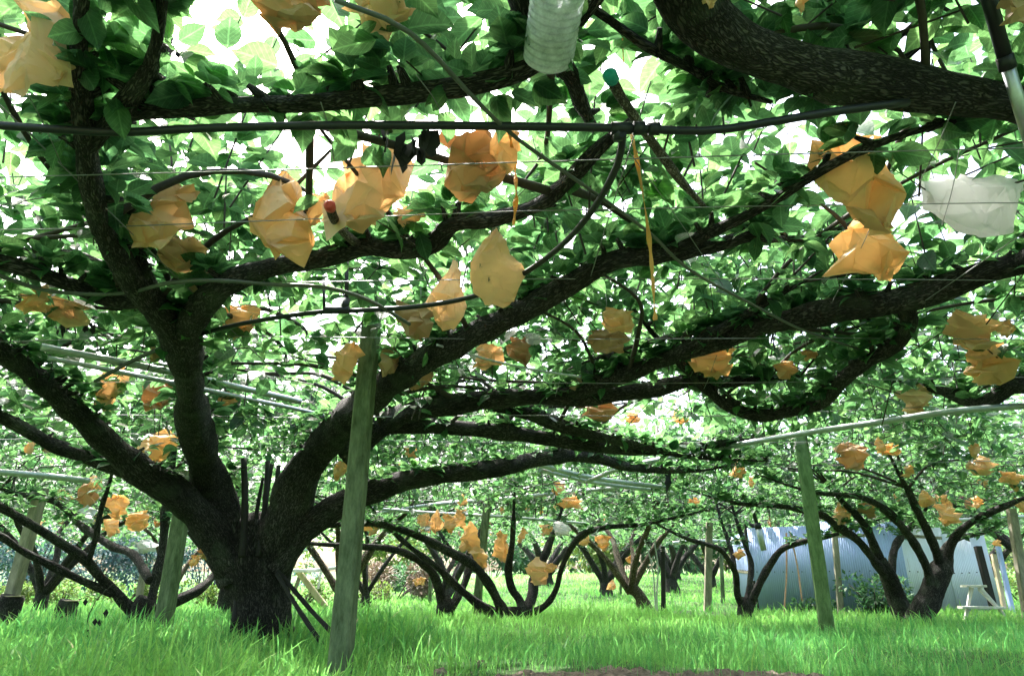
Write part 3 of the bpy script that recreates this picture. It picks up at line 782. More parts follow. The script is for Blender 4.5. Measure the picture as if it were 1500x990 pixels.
def fnoise(x, y, s, seed):
    r = np.random.default_rng(seed); v = 0
    for k in range(6):
        a = r.uniform(0, 6.28); f = s * r.uniform(0.6, 1.6); p = r.uniform(0, 6.28)
        v = v + np.sin((x * math.cos(a) + y * math.sin(a)) * f + p)
    return v / 6 ** 0.5

def make_canopy():
    # shoot bases
    S = []
    def region(x0, x1, y0, y1, dens, kind):
        n = int((x1 - x0) * (y1 - y0) * dens)
        S.append(np.column_stack([rng.uniform(x0, x1, n), rng.uniform(y0, y1, n), np.full(n, kind)]))
    region(-7, 7, 0.6, 4.0, 68, 0)
    region(-8, 8, 4.0, 7.5, 68, 1)
    region(-9, 9, 7.5, 12, 60, 2)
    region(-14, 16, 12, 28, 32, 3)
    region(-7, 7, -4, 0.6, 18, 4)
    S = np.vstack(S)
    x, y, kd = S[:, 0], S[:, 1], S[:, 2]
    dn = fnoise(x, y, 2.6, 5) + 0.7 * fnoise(x, y, 6.5, 6)
    # keep where the noise says foliage
    keep = dn > -0.62 + rng.normal(0, 0.3, len(x))
    keep &= canopy_mask(x, y)
    keep &= (np.abs(x) < 0.85 * np.maximum(y, 0) + 5.5)
    keep &= ~((np.hypot(x - 0.10, y - 1.5) < 0.4) & (rng.random(len(x)) < 0.7))     # leaves cleared over the bottle to let more light reach it
    keep &= ~((np.hypot(x + 0.10, y - 1.95) < 0.34) & (rng.random(len(x)) < 0.85))  # second gap added on the sun side so the bottle brightens
    # camera clearing
    keep &= ~((np.abs(x) < 0.55) & (y > -0.6) & (y < 0.9))
    S = S[keep]; x, y, kd = S[:, 0], S[:, 1], S[:, 2]
    g = gz(x, y)
    own = np.argmin(((bases[None, :, :] - np.stack([x, y], -1)[:, None, :]) ** 2).sum(-1), 1)
    n = len(S)
    tall = rng.random(n) < 0.55
    L = np.where(tall, rng.uniform(0.25, 0.85, n), rng.uniform(0.04, 0.16, n))
    lean = rng.normal(0, 0.38, (n, 2))
    dirn = np.column_stack([lean, np.ones(n)]); dirn /= np.linalg.norm(dirn, axis=1)[:, None]
    # some shoots are tied down along the wires
    tied = rng.random(n) < 0.25
    a = rng.uniform(0, 6.28, n)
    dirn[tied] = np.column_stack([np.cos(a), np.sin(a), np.full(n, 0.18)])[tied]
    z0 = g + 1.60 - 0.15 * sstep(5.5, 9, y) - 0.18 * sstep(11, 16, y) + rng.uniform(0.0, 1.0, n) * (0.22 + 0.30 * sstep(5, 9, y) + 0.2 * sstep(11, 16, y)) + 0.05 * fnoise(x, y, 1.2, 9)
    hang = rng.random(n) < np.where(y < 4, 0.2, np.where(y < 7.5, 0.3, 0.45))
    z0[hang] -= rng.uniform(0.02, 0.14, hang.sum()) * np.where(y[hang] < 4, 1, 1.6)
    tr_ = (x > 0.3) & (y < 2.3)
    z0[tr_] = np.maximum(z0[tr_], 1.76)
    base = np.column_stack([x, y, z0])
    ends = base + dirn * L[:, None]
    # leaves
    nl = np.where(tall, (L / 0.05).astype(int) + 4, rng.integers(6, 11, n))
    nl = np.where(kd >= 3, (nl * 0.62).astype(int) + 2, nl)
    rep = np.repeat(np.arange(n), nl)
    N = len(rep)
    first = np.concatenate([[0], np.cumsum(nl)[:-1]])
    k = np.arange(N) - first[rep]
    t = (k + rng.random(N) * 0.8) / np.maximum(nl[rep], 1)
    t = np.clip(t, 0, 1)
    ang = k * 2.4 + rng.uniform(-0.5, 0.5, N) + first[rep]
    P = base[rep] + dirn[rep] * (L[rep] * t)[:, None]
    out = np.column_stack([np.cos(ang), np.sin(ang), np.zeros(N)])
    pet = rng.uniform(0.02, 0.055, N)
    droop = rng.normal(-0.25, 0.42, N)
    P = P + out * pet[:, None] + np.column_stack([np.zeros(N), np.zeros(N), pet * 0.4])
    d = out + np.column_stack([rng.normal(0, 0.25, N), rng.normal(0, 0.25, N), droop])
    nrm = np.column_stack([rng.normal(0, 0.35, N), rng.normal(0, 0.35, N), np.ones(N)]) + out * 0.35
    sz = np.clip(rng.normal(1.0, 0.28, N), 0.4, 1.6) * np.where(kd[rep] >= 3, 1.25, 1.0)
    LL = 0.092 * sz; WW = LL * rng.uniform(0.60, 0.78, N)
    var = np.clip(rng.beta(1.6, 2.2, N) + 0.25 * (t - 0.5) * tall[rep], 0, 1)
    curl = rng.uniform(0.3, 2.0, N)
    dist = np.linalg.norm(P - CAM, axis=1)
    ok = dist > 1.05
    for i, T in enumerate(TREES):
        sets = []
        for code, tm in ((0, 'n'), (1, 'm'), (2, 'm'), (3, 'f'), (4, 'f')):
            m = ok & (own[rep] == i) & (kd[rep] == code)
            if code == 2: tm = 'm'
            sets.append((P[m], d[m], nrm[m], LL[m], WW[m], var[m], curl[m], tm))
        leaf_mesh('crown', sets, M['leaf'], T.root)
        # the shoots themselves
        mb = MB()
        idx = np.where((own == i) & tall & (np.linalg.norm(base - CAM, axis=1) > 1.2))[0]
        for j in idx:
            if kd[j] == 3 and j % 3: continue
            if kd[j] == 4: continue
            mid = (base[j] + ends[j]) / 2 + np.array([lean[j, 1], -lean[j, 0], 0]) * 0.04
            r = 0.0042 if L[j] > 0.5 else 0.003
            if kd[j] >= 2: r *= 1.4
            mb.tube(np.array([base[j] - [0, 0, 0.04], mid, ends[j]]), [r, r * 0.75, r * 0.45], 4, 0, 0.25, cap=False)
        if mb.v:
            o = mb.build('shoots', M['twig'], T.root); o['kind'] = 'stuff'
make_canopy()

# leaf rosettes on spurs along the big limbs
def limb_leaves():
    for T in TREES:
        sets = []; kn = MB()
        near = T in (T0, T1, T2, T3)
        P = []; O = []
        rs = random.Random(hash_(T.label))
        for C, rr in T.samples[1:]:
            for i in range(2, len(C) - 1):
                g = float(gz(C[i][0], C[i][1]))
                if C[i][2] - g < (1.05 if near else 0.95): continue
                if np.linalg.norm(C[i] - CAM) < 1.3 or C[i][1] < 0.5: continue
                if T is T2 and rs.random() < 0.9: continue
                if rs.random() < (0.6 if near else 0.55):
                    a = rs.uniform(0, 6.28)
                    o = np.array([math.cos(a) * 0.8, math.sin(a) * 0.8, rs.uniform(0.1, 1.0)]); o /= np.linalg.norm(o)
                    b = C[i] + o * rr[i] * 0.9
                    P.append(b + o * 0.03); O.append(o)
                    if near:
                        kn.tube(np.array([C[i] + o * rr[i] * 0.5, b + o * 0.015, b + o * 0.05]), [0.014, 0.012, 0.007], 6, 0.3, 0.02, seed=i)
        if kn.v:
            q = kn.build('spurs', M['bark'], T.root); q['kind'] = 'stuff'
        if not P: continue
        P = np.array(P); O = np.array(O)
        m = 9; rep = np.repeat(np.arange(len(P)), m); N = len(rep)
        ang = rng.uniform(0, 6.28, N)
        out = np.column_stack([np.cos(ang), np.sin(ang), rng.normal(-0.05, 0.4, N)]) + O[rep] * 0.5
        pos = P[rep] + out * 0.03
        nrm = np.column_stack([rng.normal(0, 0.4, N), rng.normal(0, 0.4, N), np.ones(N)])
        L = 0.082 * np.clip(rng.normal(1, 0.22, N), 0.5, 1.4)
        okk = np.linalg.norm(pos - CAM, axis=1) > 1.15
        leaf_mesh('spur_leaves', [(pos[okk], out[okk], nrm[okk], L[okk], (L * 0.66)[okk], rng.beta(1.5, 2.5, N)[okk], rng.uniform(0.3, 1.8, N)[okk], 'n' if near else 'm')], M['leaf'], T.root)
limb_leaves()

# ------------------------------------------------------------------ trellis wires and posts
def wires():
    z = 1.545
    for i, yy in enumerate([1.62, 1.95, 2.45, 3.0, 3.7, 4.5, 5.5, 6.6, 8.0, 9.6, 11.4]):
        mb = MB(); dz = random.uniform(-0.06, 0.02); sk = random.uniform(-0.15, 0.15)
        xs = np.linspace(-9, 9, 13)
        pts = [(x_, yy + sk * x_ / 3 + 0.0, z + dz + 0.015 * math.sin(x_ * 1.3 + i) + float(gz(x_, yy))) for x_ in xs]
        mb.tube(pts, 0.0019 if yy < 4 else 0.003, 5, 0, 0.6)
        o = mb.build('trellis_wire', M['wire'], loc=pts[0])
        tag(o, 'thin steel trellis wire running left to right beneath the leaves', 'wire', 'cross wires of the trellis')
    for i, xx in enumerate([-4.2, -2.7, -1.25, 0.35, 1.7, 3.0, 4.6]):
        mb = MB(); sk = random.uniform(-0.04, 0.14)
        ys = np.linspace(1.3, 24, 12)
        pts = [(xx + sk * y_, y_, z - 0.02 + 0.012 * math.sin(y_ + i) + float(gz(xx, y_))) for y_ in ys]
        mb.tube(pts, 0.002, 5, 0, 0.6)
        o = mb.build('trellis_wire', M['wire'], loc=pts[0])
        tag(o, 'thin steel trellis wire running away from the viewer beneath the leaves', 'wire', 'lengthwise wires of the trellis')
wires()

def post(b, t, w, matn, label, w2=None, tt=None, roll=0.2, grp='posts holding up the trellis', name='trellis_post', cap=True):
    """b,t = (px,py,Y)"""
    B = at(*b); T_ = at(*t)
    d = (B - T_) / np.linalg.norm(B - T_); B = B + d * 0.3
    mb = MB(); ww = w * 0.86 * depth(T_) / F
    mb.beam(B, T_, ww * 1.12, (tt or w) * 0.86 * depth(T_) / F, w2=ww, roll=roll, rings=14, wob=0.025, seed=hash_(label))
    root = empty(name, B); tag(root, label, 'post', grp)
    mb.build('shaft', M[matn], root, smooth=False)
    if cap:
        m2 = MB(); r = ww * 0.58
        m2.tube([T_ - d * -0.10 + np.array([0, 0, 0]), T_ + d * 0.095], r, 10, 0, 1)
        # wire lashing round the head
        for k in range(3):
            a = np.linspace(0, 2 * math.pi, 15)
            rr = ww * 0.66
            c = T_ + d * (0.05 + k * 0.014)
            pts = np.array([c + np.array([math.cos(q) * rr, math.sin(q) * rr, 0.004 * math.sin(q + k)]) for q in a])
            if k == 0: m3 = MB()
            m3.tube(pts, 0.0018, 5, 0, 0.05)
        m3.build('wire_lashing', M['wire'], root)
    return root
post((497, 985, 3.5), (545, 462, 3.5), 27, 'moss_post', 'tall green mossy concrete post leaning right in front of the huge pear tree')
post((1215, 945, 6.4), (1173, 640, 6.4), 20, 'moss_bright', 'mossy green post leaning left in front of the metal fence', roll=0.5)
post((695, 925, 10.0), (716, 712, 10.0), 11.5, 'moss_post', 'mossy post in the middle, before the many limbed pear tree')
post((234, 945, 6.0), (276, 690, 6.0), 22, 'moss_post', 'mossy post with a white spot beside the forked tree at left')
post((5, 915, 7.6), (62, 715, 7.6), 18, 'grey_post', 'grey green post leaning right at the left edge')
post((1036, 912, 12.2), (1039, 765, 12.2), 10.5, 'grey_post', 'weathered wooden post left of the three limbed tree', roll=0)
post((1232, 900, 11.2), (1222, 775, 11.2), 8.5, 'grey_post', 'thin olive post in front of the middle of the metal fence', roll=0.1)
post((1503, 880, 8.6), (1481, 745, 8.6), 13, 'grey_post', 'pale squared timber post at the right edge', roll=0)
post((972, 910, 11.8), (971, 800, 11.8), 7, 'dark_wood', 'thin dark post beside the hanging white cords', roll=0.3)
post((630, 895, 13.5), (630, 845, 13.5), 5, 'moss_post', 'small mossy stake between the two forked trees', cap=False)
post((1060, 905, 14.0), (1056, 800, 14.0), 6, 'moss_post', 'thin green post behind the weathered wooden post', cap=False)
post((330, 895, 11.0), (331, 838, 11.0), 7, 'grey_post', 'short pale stake just left of the huge trunk', cap=False)
post((203, 880, 10.5), (212, 825, 10.5), 9, 'grey_post', 'pale stake behind the forked tree at left', cap=False)
post((910, 900, 17), (909, 850, 17), 4, 'moss_post', 'tiny mossy stake on the far grass', cap=False)

# ------------------------------------------------------------------ pipes and hoses
def traced_tube(name, tr, r, matn, label, cat, group=None, sides=12, step=0.05):
    P = [at(*q) for q in tr]
    mb = MB(); mb.tube(P, r, sides, 0, step)
    o = mb.build(name, M[matn], loc=P[0])
    tag(o, label, cat, group)
    return o, P

def rootpipe(name, tr, r, matn, label, cat, group=None):
    P = [at(*q) for q in tr]
    root = empty(name, P[0]); tag(root, label, cat, group)
    mb = MB(); mb.tube(P, r, 14, 0, 0.05); mb.build('pipe', M[matn], root)
    return root, P

# upper irrigation pipe with its coupling
rt, P = rootpipe('irrigation_pipe', [(-120, 172, -1.50), (0, 184, -1.49), (90, 190, -1.49), (180, 194, -1.49), (300, 188, -1.49), (480, 184, -1.49), (640, 184, -1.49), (800, 186, -1.49), (920, 188, -1.49), (1030, 192, -1.49), (1110, 182, -1.50), (1220, 164, -1.52), (1330, 150, -1.56)], 0.0105, 'black_pipe', 'straight black pipe crossing the whole upper part of the picture', 'pipe')
c = at(908, 188, -1.49)
mb = MB(); mb.tube([c - [0.022, 0, 0], c + [0.03, 0, 0]], 0.0155, 16, 0, 1); mb.tube([c + [0.034, 0, 0], c + [0.062, 0, 0]], 0.0175, 16, 0, 1); mb.tube([c + [-0.005, 0, 0.0], c + [-0.005, 0.012, -0.03]], 0.012, 12, 0, 1); mb.build('coupling', M['black_pipe'], rt)
c2 = at(958, 189, -1.49); mb = MB(); mb.tube([c2 - [0.014, 0, 0], c2 + [0.014, 0, 0]], 0.0165, 16, 0, 1); mb.build('coupling', M['black_pipe'], rt)

# lower black hose that swings from the left up to the coupling
rt, P = rootpipe('irrigation_hose', [(140, 558, -1.47), (195, 528, -1.47), (250, 505, -1.47), (320, 482, -1.47), (400, 466, -1.47), (480, 456, -1.47), (520, 455, -1.47), (610, 449, -1.47), (690, 435, -1.47), (760, 405, -1.47), (820, 362, -1.47), (870, 305, -1.47), (905, 240, -1.47), (912, 196, -1.47)], 0.0100, 'black_pipe', 'black hose curving from lower left up to the coupling on the straight pipe', 'hose')
c = at(494, 454, -1.47)
mb = MB(); mb.tube([c - [0.05, 0, 0.002], c + [0.05, 0, 0]], 0.0155, 14, 0, 1); mb.build('tee_fitting', M['black_pipe'], rt)
u = at(508, 370, 2.6)
mb = MB(); mb.tube([c + [0.03, 0, 0.0], c + [0.035, 0, 0.05]], 0.015, 12, 0, 1); mb.tube([c + [0.035, 0, 0.04], u], 0.0085, 12, 0, 1); mb.build('riser', M['black_pipe'], rt)
a_ = at(475, 454, 2.6); b_ = at(474, 410, 2.6); mb = MB(); mb.tube([a_, b_], 0.006, 10, 0, 1); mb.build('riser', M['black_pipe'], rt)

traced_tube('grey_cable', [(-60, 380, -1.465), (0, 404, -1.465), (60, 424, -1.465), (130, 431, -1.465), (190, 428, -1.465), (250, 414, -1.465), (320, 411, -1.465), (400, 417, -1.465), (475, 421, -1.465), (540, 440, -1.465), (600, 475, -1.465)], 0.0075, 'grey_hose', 'sagging grey cable crossing the left fork of the huge tree', 'cable')
traced_tube('bamboo_cane', [(490, 0, -1.49), (600, 48, -1.49), (700, 150, -1.49), (760, 205, -1.49), (860, 275, -1.49), (950, 340, -1.49), (1010, 395, -1.49), (1100, 445, -1.49), (1180, 485, -1.49), (1270, 515, -1.49)], 0.0055, 'grey_hose', 'long thin grey green cane slanting down from top centre to the right', 'cane')
traced_tube('support_rod', [(640, 505, -1.49), (720, 528, -1.49), (790, 543, -1.49), (850, 552, -1.49)], 0.006, 'steel', 'short pale rod lying across the canopy below the printed bag', 'rod')
# galvanised pipes
def gpipe(tr, r, label):
    return traced_tube('steel_pipe', tr, r, 'steel', label, 'steel pipe', 'galvanised pipes of the trellis')
gpipe([(60, 508, -1.50), (250, 545, -1.50), (440, 588, -1.50)], 0.019, 'upper of two thick parallel galvanised pipes behind the left limbs')
gpipe([(70, 524, -1.50), (250, 560, -1.50), (430, 598, -1.50), (480, 610, -1.50)], 0.013, 'lower, thinner of two parallel galvanised pipes behind the left limbs')
gpipe([(780, 678, -1.48), (870, 700, -1.48), (975, 714, -1.48)], 0.026, 'galvanised pipe sloping down to the right in the centre, above its twin')
gpipe([(790, 688, -1.48), (880, 708, -1.48), (990, 722, -1.48)], 0.022, 'galvanised pipe sloping down to the right in the centre, below its twin')
gpipe([(860, 705, -1.42), (920, 683, -1.43), (1060, 655, -1.43), (1180, 634, -1.43), (1290, 618, -1.43), (1400, 602, -1.43), (1560, 590, -1.43)], 0.021, 'long galvanised pipe resting on the mossy post before the metal fence')
gpipe([(560, 750, 10.2), (640, 738, 10.1), (740, 730, 9.4), (840, 720, 8.7), (905, 714, 8.0)], 0.026, 'galvanised pipe resting on the middle mossy post')
gpipe([(530, 743, 9.6), (620, 750, 9.8), (740, 757, 10.3), (900, 770, 11.5)], 0.02, 'thin galvanised pipe just under the one on the middle post')
gpipe([(-20, 690, -1.42), (60, 696, -1.42), (130, 704, -1.42)], 0.03, 'short galvanised pipe at the left edge above the orange bags')
gpipe([(1395, 762, 10.6), (1500, 757, 10.3), (1560, 754, 10.2)], 0.03, 'galvanised pipe running behind the pale timber post at right')
gpipe([(985, 795, 13.5), (1040, 792, 13.5), (1090, 796, 13.5)], 0.035, 'faraway galvanised pipe passing behind the weathered wooden post')
# telescopic pole near the metal fence, and the one in the top right corner
def pole2(name, a, m, b, r1, r2, mA, mB, label):
    A, Mi, B = at(*a), at(*m), at(*b)
    root = empty(name, B); tag(root, label, 'pole')
    x = MB(); x.tube([A, Mi], r1, 16, 0, 1); x.build('upper_tube', M[mA], root)
    x = MB(); x.tube([Mi + (A - Mi) * 0.04, B], r2, 16, 0, 1); x.build('lower_tube', M[mB], root)
    x = MB(); dd = (B - A) / np.linalg.norm(B - A); k = max(r1, r2) * 1.18
    x.tube([Mi - dd * k * 0.9, Mi + dd * k * 0.9], k, 16, 0, 1); x.build('collar', M['black_pipe'], root)
pole2('telescopic_pole', (1432, -60, 1.22), (1474, 92, 1.36), (1512, 215, 1.46), 0.0165, 0.0155, 'black_pipe', 'steel', 'two piece metal pole, dark above and silver below, in the top right corner')
pole2('telescopic_pole', (1097, 730, 11.2), (1110, 770, 11.2), (1119, 806, 11.2), 0.03, 0.045, 'black_pipe', 'steel', 'small telescopic pole hanging above the left end of the metal fence')

# ------------------------------------------------------------------ hanging bottle
def bottle():
    top = at(822, -40, -1.62); bot = at(802, 92, 1.30)
    # hangs with its base towards the viewer
    ax = np.array(bot - top); ax /= np.linalg.norm(ax)
    d0 = depth(bot); r = 36 * d0 / F
    prof = [(0, 0.55), (0.02, 0.62), (0.05, 0.98)]
    L = 0.25
    n = 150
    rs = []
    for i in range(n + 1):
        s_ = i / n * L
        if s_ < 0.05: rad = 0.35 + 0.65 * (s_ / 0.05) ** 0.7
        else: rad = 1.0 + 0.024 * math.sin((s_ - 0.05) / 0.0165 * 2 * math.pi)
        e = L - s_
        if e < 0.018: rad *= math.sqrt(max(0.0, 1 - ((0.018 - e) / 0.018) ** 2)) * 0.35 + 0.65 if e > 0.004 else 0.72
        rs.append(rad * r)
    C = np.array([bot - ax * (L - i / n * L) for i in range(n + 1)])
    root = empty('plastic_bottle', C[0])
    tag(root, 'clear ribbed plastic bottle hanging base down at the top of the picture', 'bottle')
    def shell(scale, cap_end):
        mb = MB(); S_ = 48
        e1 = np.cross(ax, [0, 1, 0]); e1 /= np.linalg.norm(e1); e2 = np.cross(ax, e1)
        V = []; Fc = []
        for i in range(n + 1):
            for j in range(S_):
                a = 2 * math.pi * j / S_
                k = 1.0
                if i > n - 5: k = 1 + 0.035 * math.cos(5 * a)
                V.append(C[i] + (e1 * math.cos(a) + e2 * math.sin(a)) * rs[i] * scale * k)
        for i in range(n):
            for j in range(S_):
                j2 = (j + 1) % S_; Fc.append((i * S_ + j, i * S_ + j2, (i + 1) * S_ + j2, (i + 1) * S_ + j))
        # concave base with rings
        prev = n * S_
        for (q, dz) in ((0.62, -0.004), (0.45, -0.012), (0.30, -0.014), (0.16, -0.010), (0.05, -0.012)):
            st = len(V)
            for j in range(S_):
                a = 2 * math.pi * j / S_
                V.append(C[n] + (e1 * math.cos(a) + e2 * math.sin(a)) * r * q * scale + ax * dz)
            for j in range(S_):
                j2 = (j + 1) % S_; Fc.append((prev + j, prev + j2, st + j2, st + j))
            prev = st
        Fc.append(tuple(prev + j for j in range(S_)))
        mb.add(V, Fc); return mb
    o = shell(1.0, True).build('body', M['bottle'], root)
    md = o.modifiers.new('wall', 'SOLIDIFY'); md.thickness = 0.0012; md.offset = -1
    mb = MB(); mb.tube([C[0] + ax * 0.003, C[0] - ax * 0.02], 0.0125, 16, 0, 1); mb.build('cap', M['bag_plastic'], root)
    mb = MB(); q = C[0] - ax * 0.02
    mb.tube([q, q + [0.002, 0, 0.05], q + [0, 0.01, 0.09]], 0.0016, 6, 0, 0.05); mb.build('string', M['string'], root)
bottle()

# ------------------------------------------------------------------ capped sticks, twine and cords
def capped(tr, capm, label, r0=None):
    P, R = limb_pts(tr)
    root = empty('cut_branch', P[0]); tag(root, label, 'cut branch', 'cut branches with painted caps')
    mb = MB(); mb.tube(P, R, 12, 0.1, 0.03, seed=4, knob=0.15); mb.build('stem', M['stick'], root)
    d = (P[0] - P[1]) / np.linalg.norm(P[0] - P[1])
    mb = MB(); mb.tube([P[0] - d * R[0] * 1.2, P[0] + d * R[0] * 0.4, P[0] + d * R[0] * 1.1], [R[0] * 1.12, R[0] * 1.18, R[0] * 0.7], 12, 0.12, 0.005, seed=2)
    mb.build('cap', M[capm], root)
capped([(894, 112, 20, -1.55), (908, 140, 17, -1.56), (935, 180, 16, -1.57), (970, 228, 15, -1.58), (1000, 268, 13, -1.60), (1040, 312, 7, -1.62)], 'teal_cap', 'grey lichened stick capped in teal, slanting right below the bottle')
capped([(483, 302, 15, -1.48), (490, 322, 15, -1.50), (505, 342, 15, -1.53), (522, 356, 15, -1.55)], 'red_cap', 'short grey stub capped in red beside the large crumpled orange bag')

def strip(tr, w, label, name='twine', matn='orange_tape', twist=9):
    P, _ = limb_pts([(a, b, 1, v) for a, b, v in tr])
    Q = np.vstack([2 * P[0] - P[1], P, 2 * P[-1] - P[-2]]); out = []
    for i in range(len(P) - 1):
        for k in range(10):
            t = k / 10; p0, p1, p2, p3 = Q[i:i + 4]
            out.append(0.5 * (2 * p1 + (p2 - p0) * t + (2 * p0 - 5 * p1 + 4 * p2 - p3) * t * t + (3 * p1 - p0 - 3 * p2 + p3) * t ** 3))
    out = np.array(out); n = len(out); mb = MB(); V = []; Fc = []
    for i, p in enumerate(out):
        a = twist * i / n; ww = w * (0.75 + 0.35 * math.sin(i * 0.9) * math.sin(i * 0.37))
        e = np.array([math.cos(a), math.sin(a), 0.0]) * ww / 2; f = np.array([-math.sin(a), math.cos(a), 0]) * 0.0008
        V += [p - e + f, p + e + f, p + e - f, p - e - f]
    for i in range(n - 1):
        for j in range(4):
            j2 = (j + 1) % 4; Fc.append((i * 4 + j, i * 4 + j2, i * 4 + 4 + j2, i * 4 + 4 + j))
    Fc += [(3, 2, 1, 0), tuple((n - 1) * 4 + j for j in range(4))]
    mb.add(V, Fc); o = mb.build(name, M[matn], loc=P[0], smooth=False)
    tag(o, label, 'twine')
strip([(908, 128, -1.555), (918, 170, 1.75), (930, 220, 1.76), (944, 300, 1.78), (953, 370, 1.80), (958, 440, 1.82), (960, 472, 1.83)], 0.016, 'long strip of orange twine dangling from the teal capped stick')
strip([(745, 190, -1.50), (752, 230, 1.80), (756, 280, 1.82), (752, 335, 1.84)], 0.018, 'short twisted orange twine hanging from the straight black pipe', twist=16)
traced_tube('string', [(911, -30, 1.28), (910, 20, 1.40), (912, 60, 1.47), (914, 112, 1.6)], 0.0016, 'orange_tape', 'taut thin yellowish string above the teal capped stick', 'string', sides=6)
for (x1, y1, x2, y2, Y, lab) in ((1152, 780, 1148, 905, 11.0, 'left one of two pinkish ropes hanging before the metal fence'), (1157, 778, 1175, 880, 10.9, 'right one of two pinkish ropes hanging before the metal fence')):
    xm, ym = (x1 + x2) / 2 + 2, (y1 + y2) / 2
    traced_tube('rope', [(x1, y1, Y), (xm, ym, Y), (x2, y2, Y)], 0.013, 'pink_rope', lab, 'rope', 'pinkish ropes before the metal fence', sides=8)
for (x1, x2, b, lab) in ((944, 961, 905, 'straight white cord hanging left of the thin dark post'), (958, 964, 912, 'slack white cord hanging close beside the thin dark post')):
    traced_tube('cord', [(x1, 790, 11.5), ((x1 + x2) / 2 + 3, 830, 11.5), (x2 - 2, 870, 11.5), (x2, b, 11.5)], 0.011, 'string', lab, 'cord', 'white cords at the thin dark post', sides=7)
for i, (x1, y1, x2, y2, Y) in enumerate([(470, 150, 490, 240, -1.50), (905, 200, 1060, 420, -1.50), (610, 110, 650, 170, -1.50), (1405, 220, 1380, 330, -1.50), (1050, 520, 1015, 600, -1.50), (1400, 150, 1330, 300, -1.50), (30, 120, 90, 240, -1.50), (380, 400, 440, 520, -1.50), (1290, 300, 1220, 440, -1.50)]):
    traced_tube('tie_string', [(x1, y1, Y), ((x1 + x2) / 2 + 3, (y1 + y2) / 2, Y), (x2, y2, Y)], 0.0014, 'wire', 'thin dark tie string strung between canopy branches', 'string', 'tie strings in the canopy', sides=5)

# props and dark sticks at the big trunk
for i, (a, b, lab) in enumerate((((355, 815, 5.0), (357, 672, 5.1), 'leftmost upright dark stick standing in the fork of the huge tree'),
                                ((372, 800, 5.1), (385, 700, 5.2), 'shortest upright dark stick in the fork of the huge tree'),
                                ((378, 815, 5.05), (392, 676, 5.2), 'tallest straight upright dark stick in the fork of the huge tree'),
                                ((384, 810, 5.15), (398, 680, 5.3), 'upright dark stick second from right in the fork of the huge tree'),
                                ((390, 800, 5.1), (408, 682, 5.25), 'rightmost upright dark stick in the fork of the huge tree'))):
    P0, P1 = at(*a), at(*b); mb = MB()
    w_ = (11, 6, 9, 7, 8)[i] / 2 * 5 / F
    mb.tube([P0, (P0 + P1) / 2 + [0.012 * (-1) ** i, 0, 0], P1], [w_, w_ * 0.9, w_ * 0.8], 9, 0.12, 0.06, seed=i, knob=0.2)
    o = mb.build('wooden_stick', M['dark_wood'], loc=P0); tag(o, lab, 'stick', 'dark sticks at the huge trunk')
for i, (a, b, lab) in enumerate((((473, 945, 4.75), (405, 840, 5.0), 'lower of two dark sticks leaning against the right side of the huge trunk'),
                                ((490, 930, 4.8), (408, 836, 5.05), 'upper of two dark sticks leaning against the right side of the huge trunk'),
                                ((338, 925, 5.0), (345, 880, 5.05), 'short dark stick against the left foot of the huge trunk'))):
    P0, P1 = at(*a), at(*b); mb = MB()
    mb.tube([P0, (P0 + P1) / 2 + [0.01, 0, -0.02], P1], [0.016, 0.015, 0.013], 9, 0.12, 0.06, seed=i + 7, knob=0.2)
    o = mb.build('wooden_stick', M['dark_wood'], loc=P0); tag(o, lab, 'stick', 'dark sticks at the huge trunk')

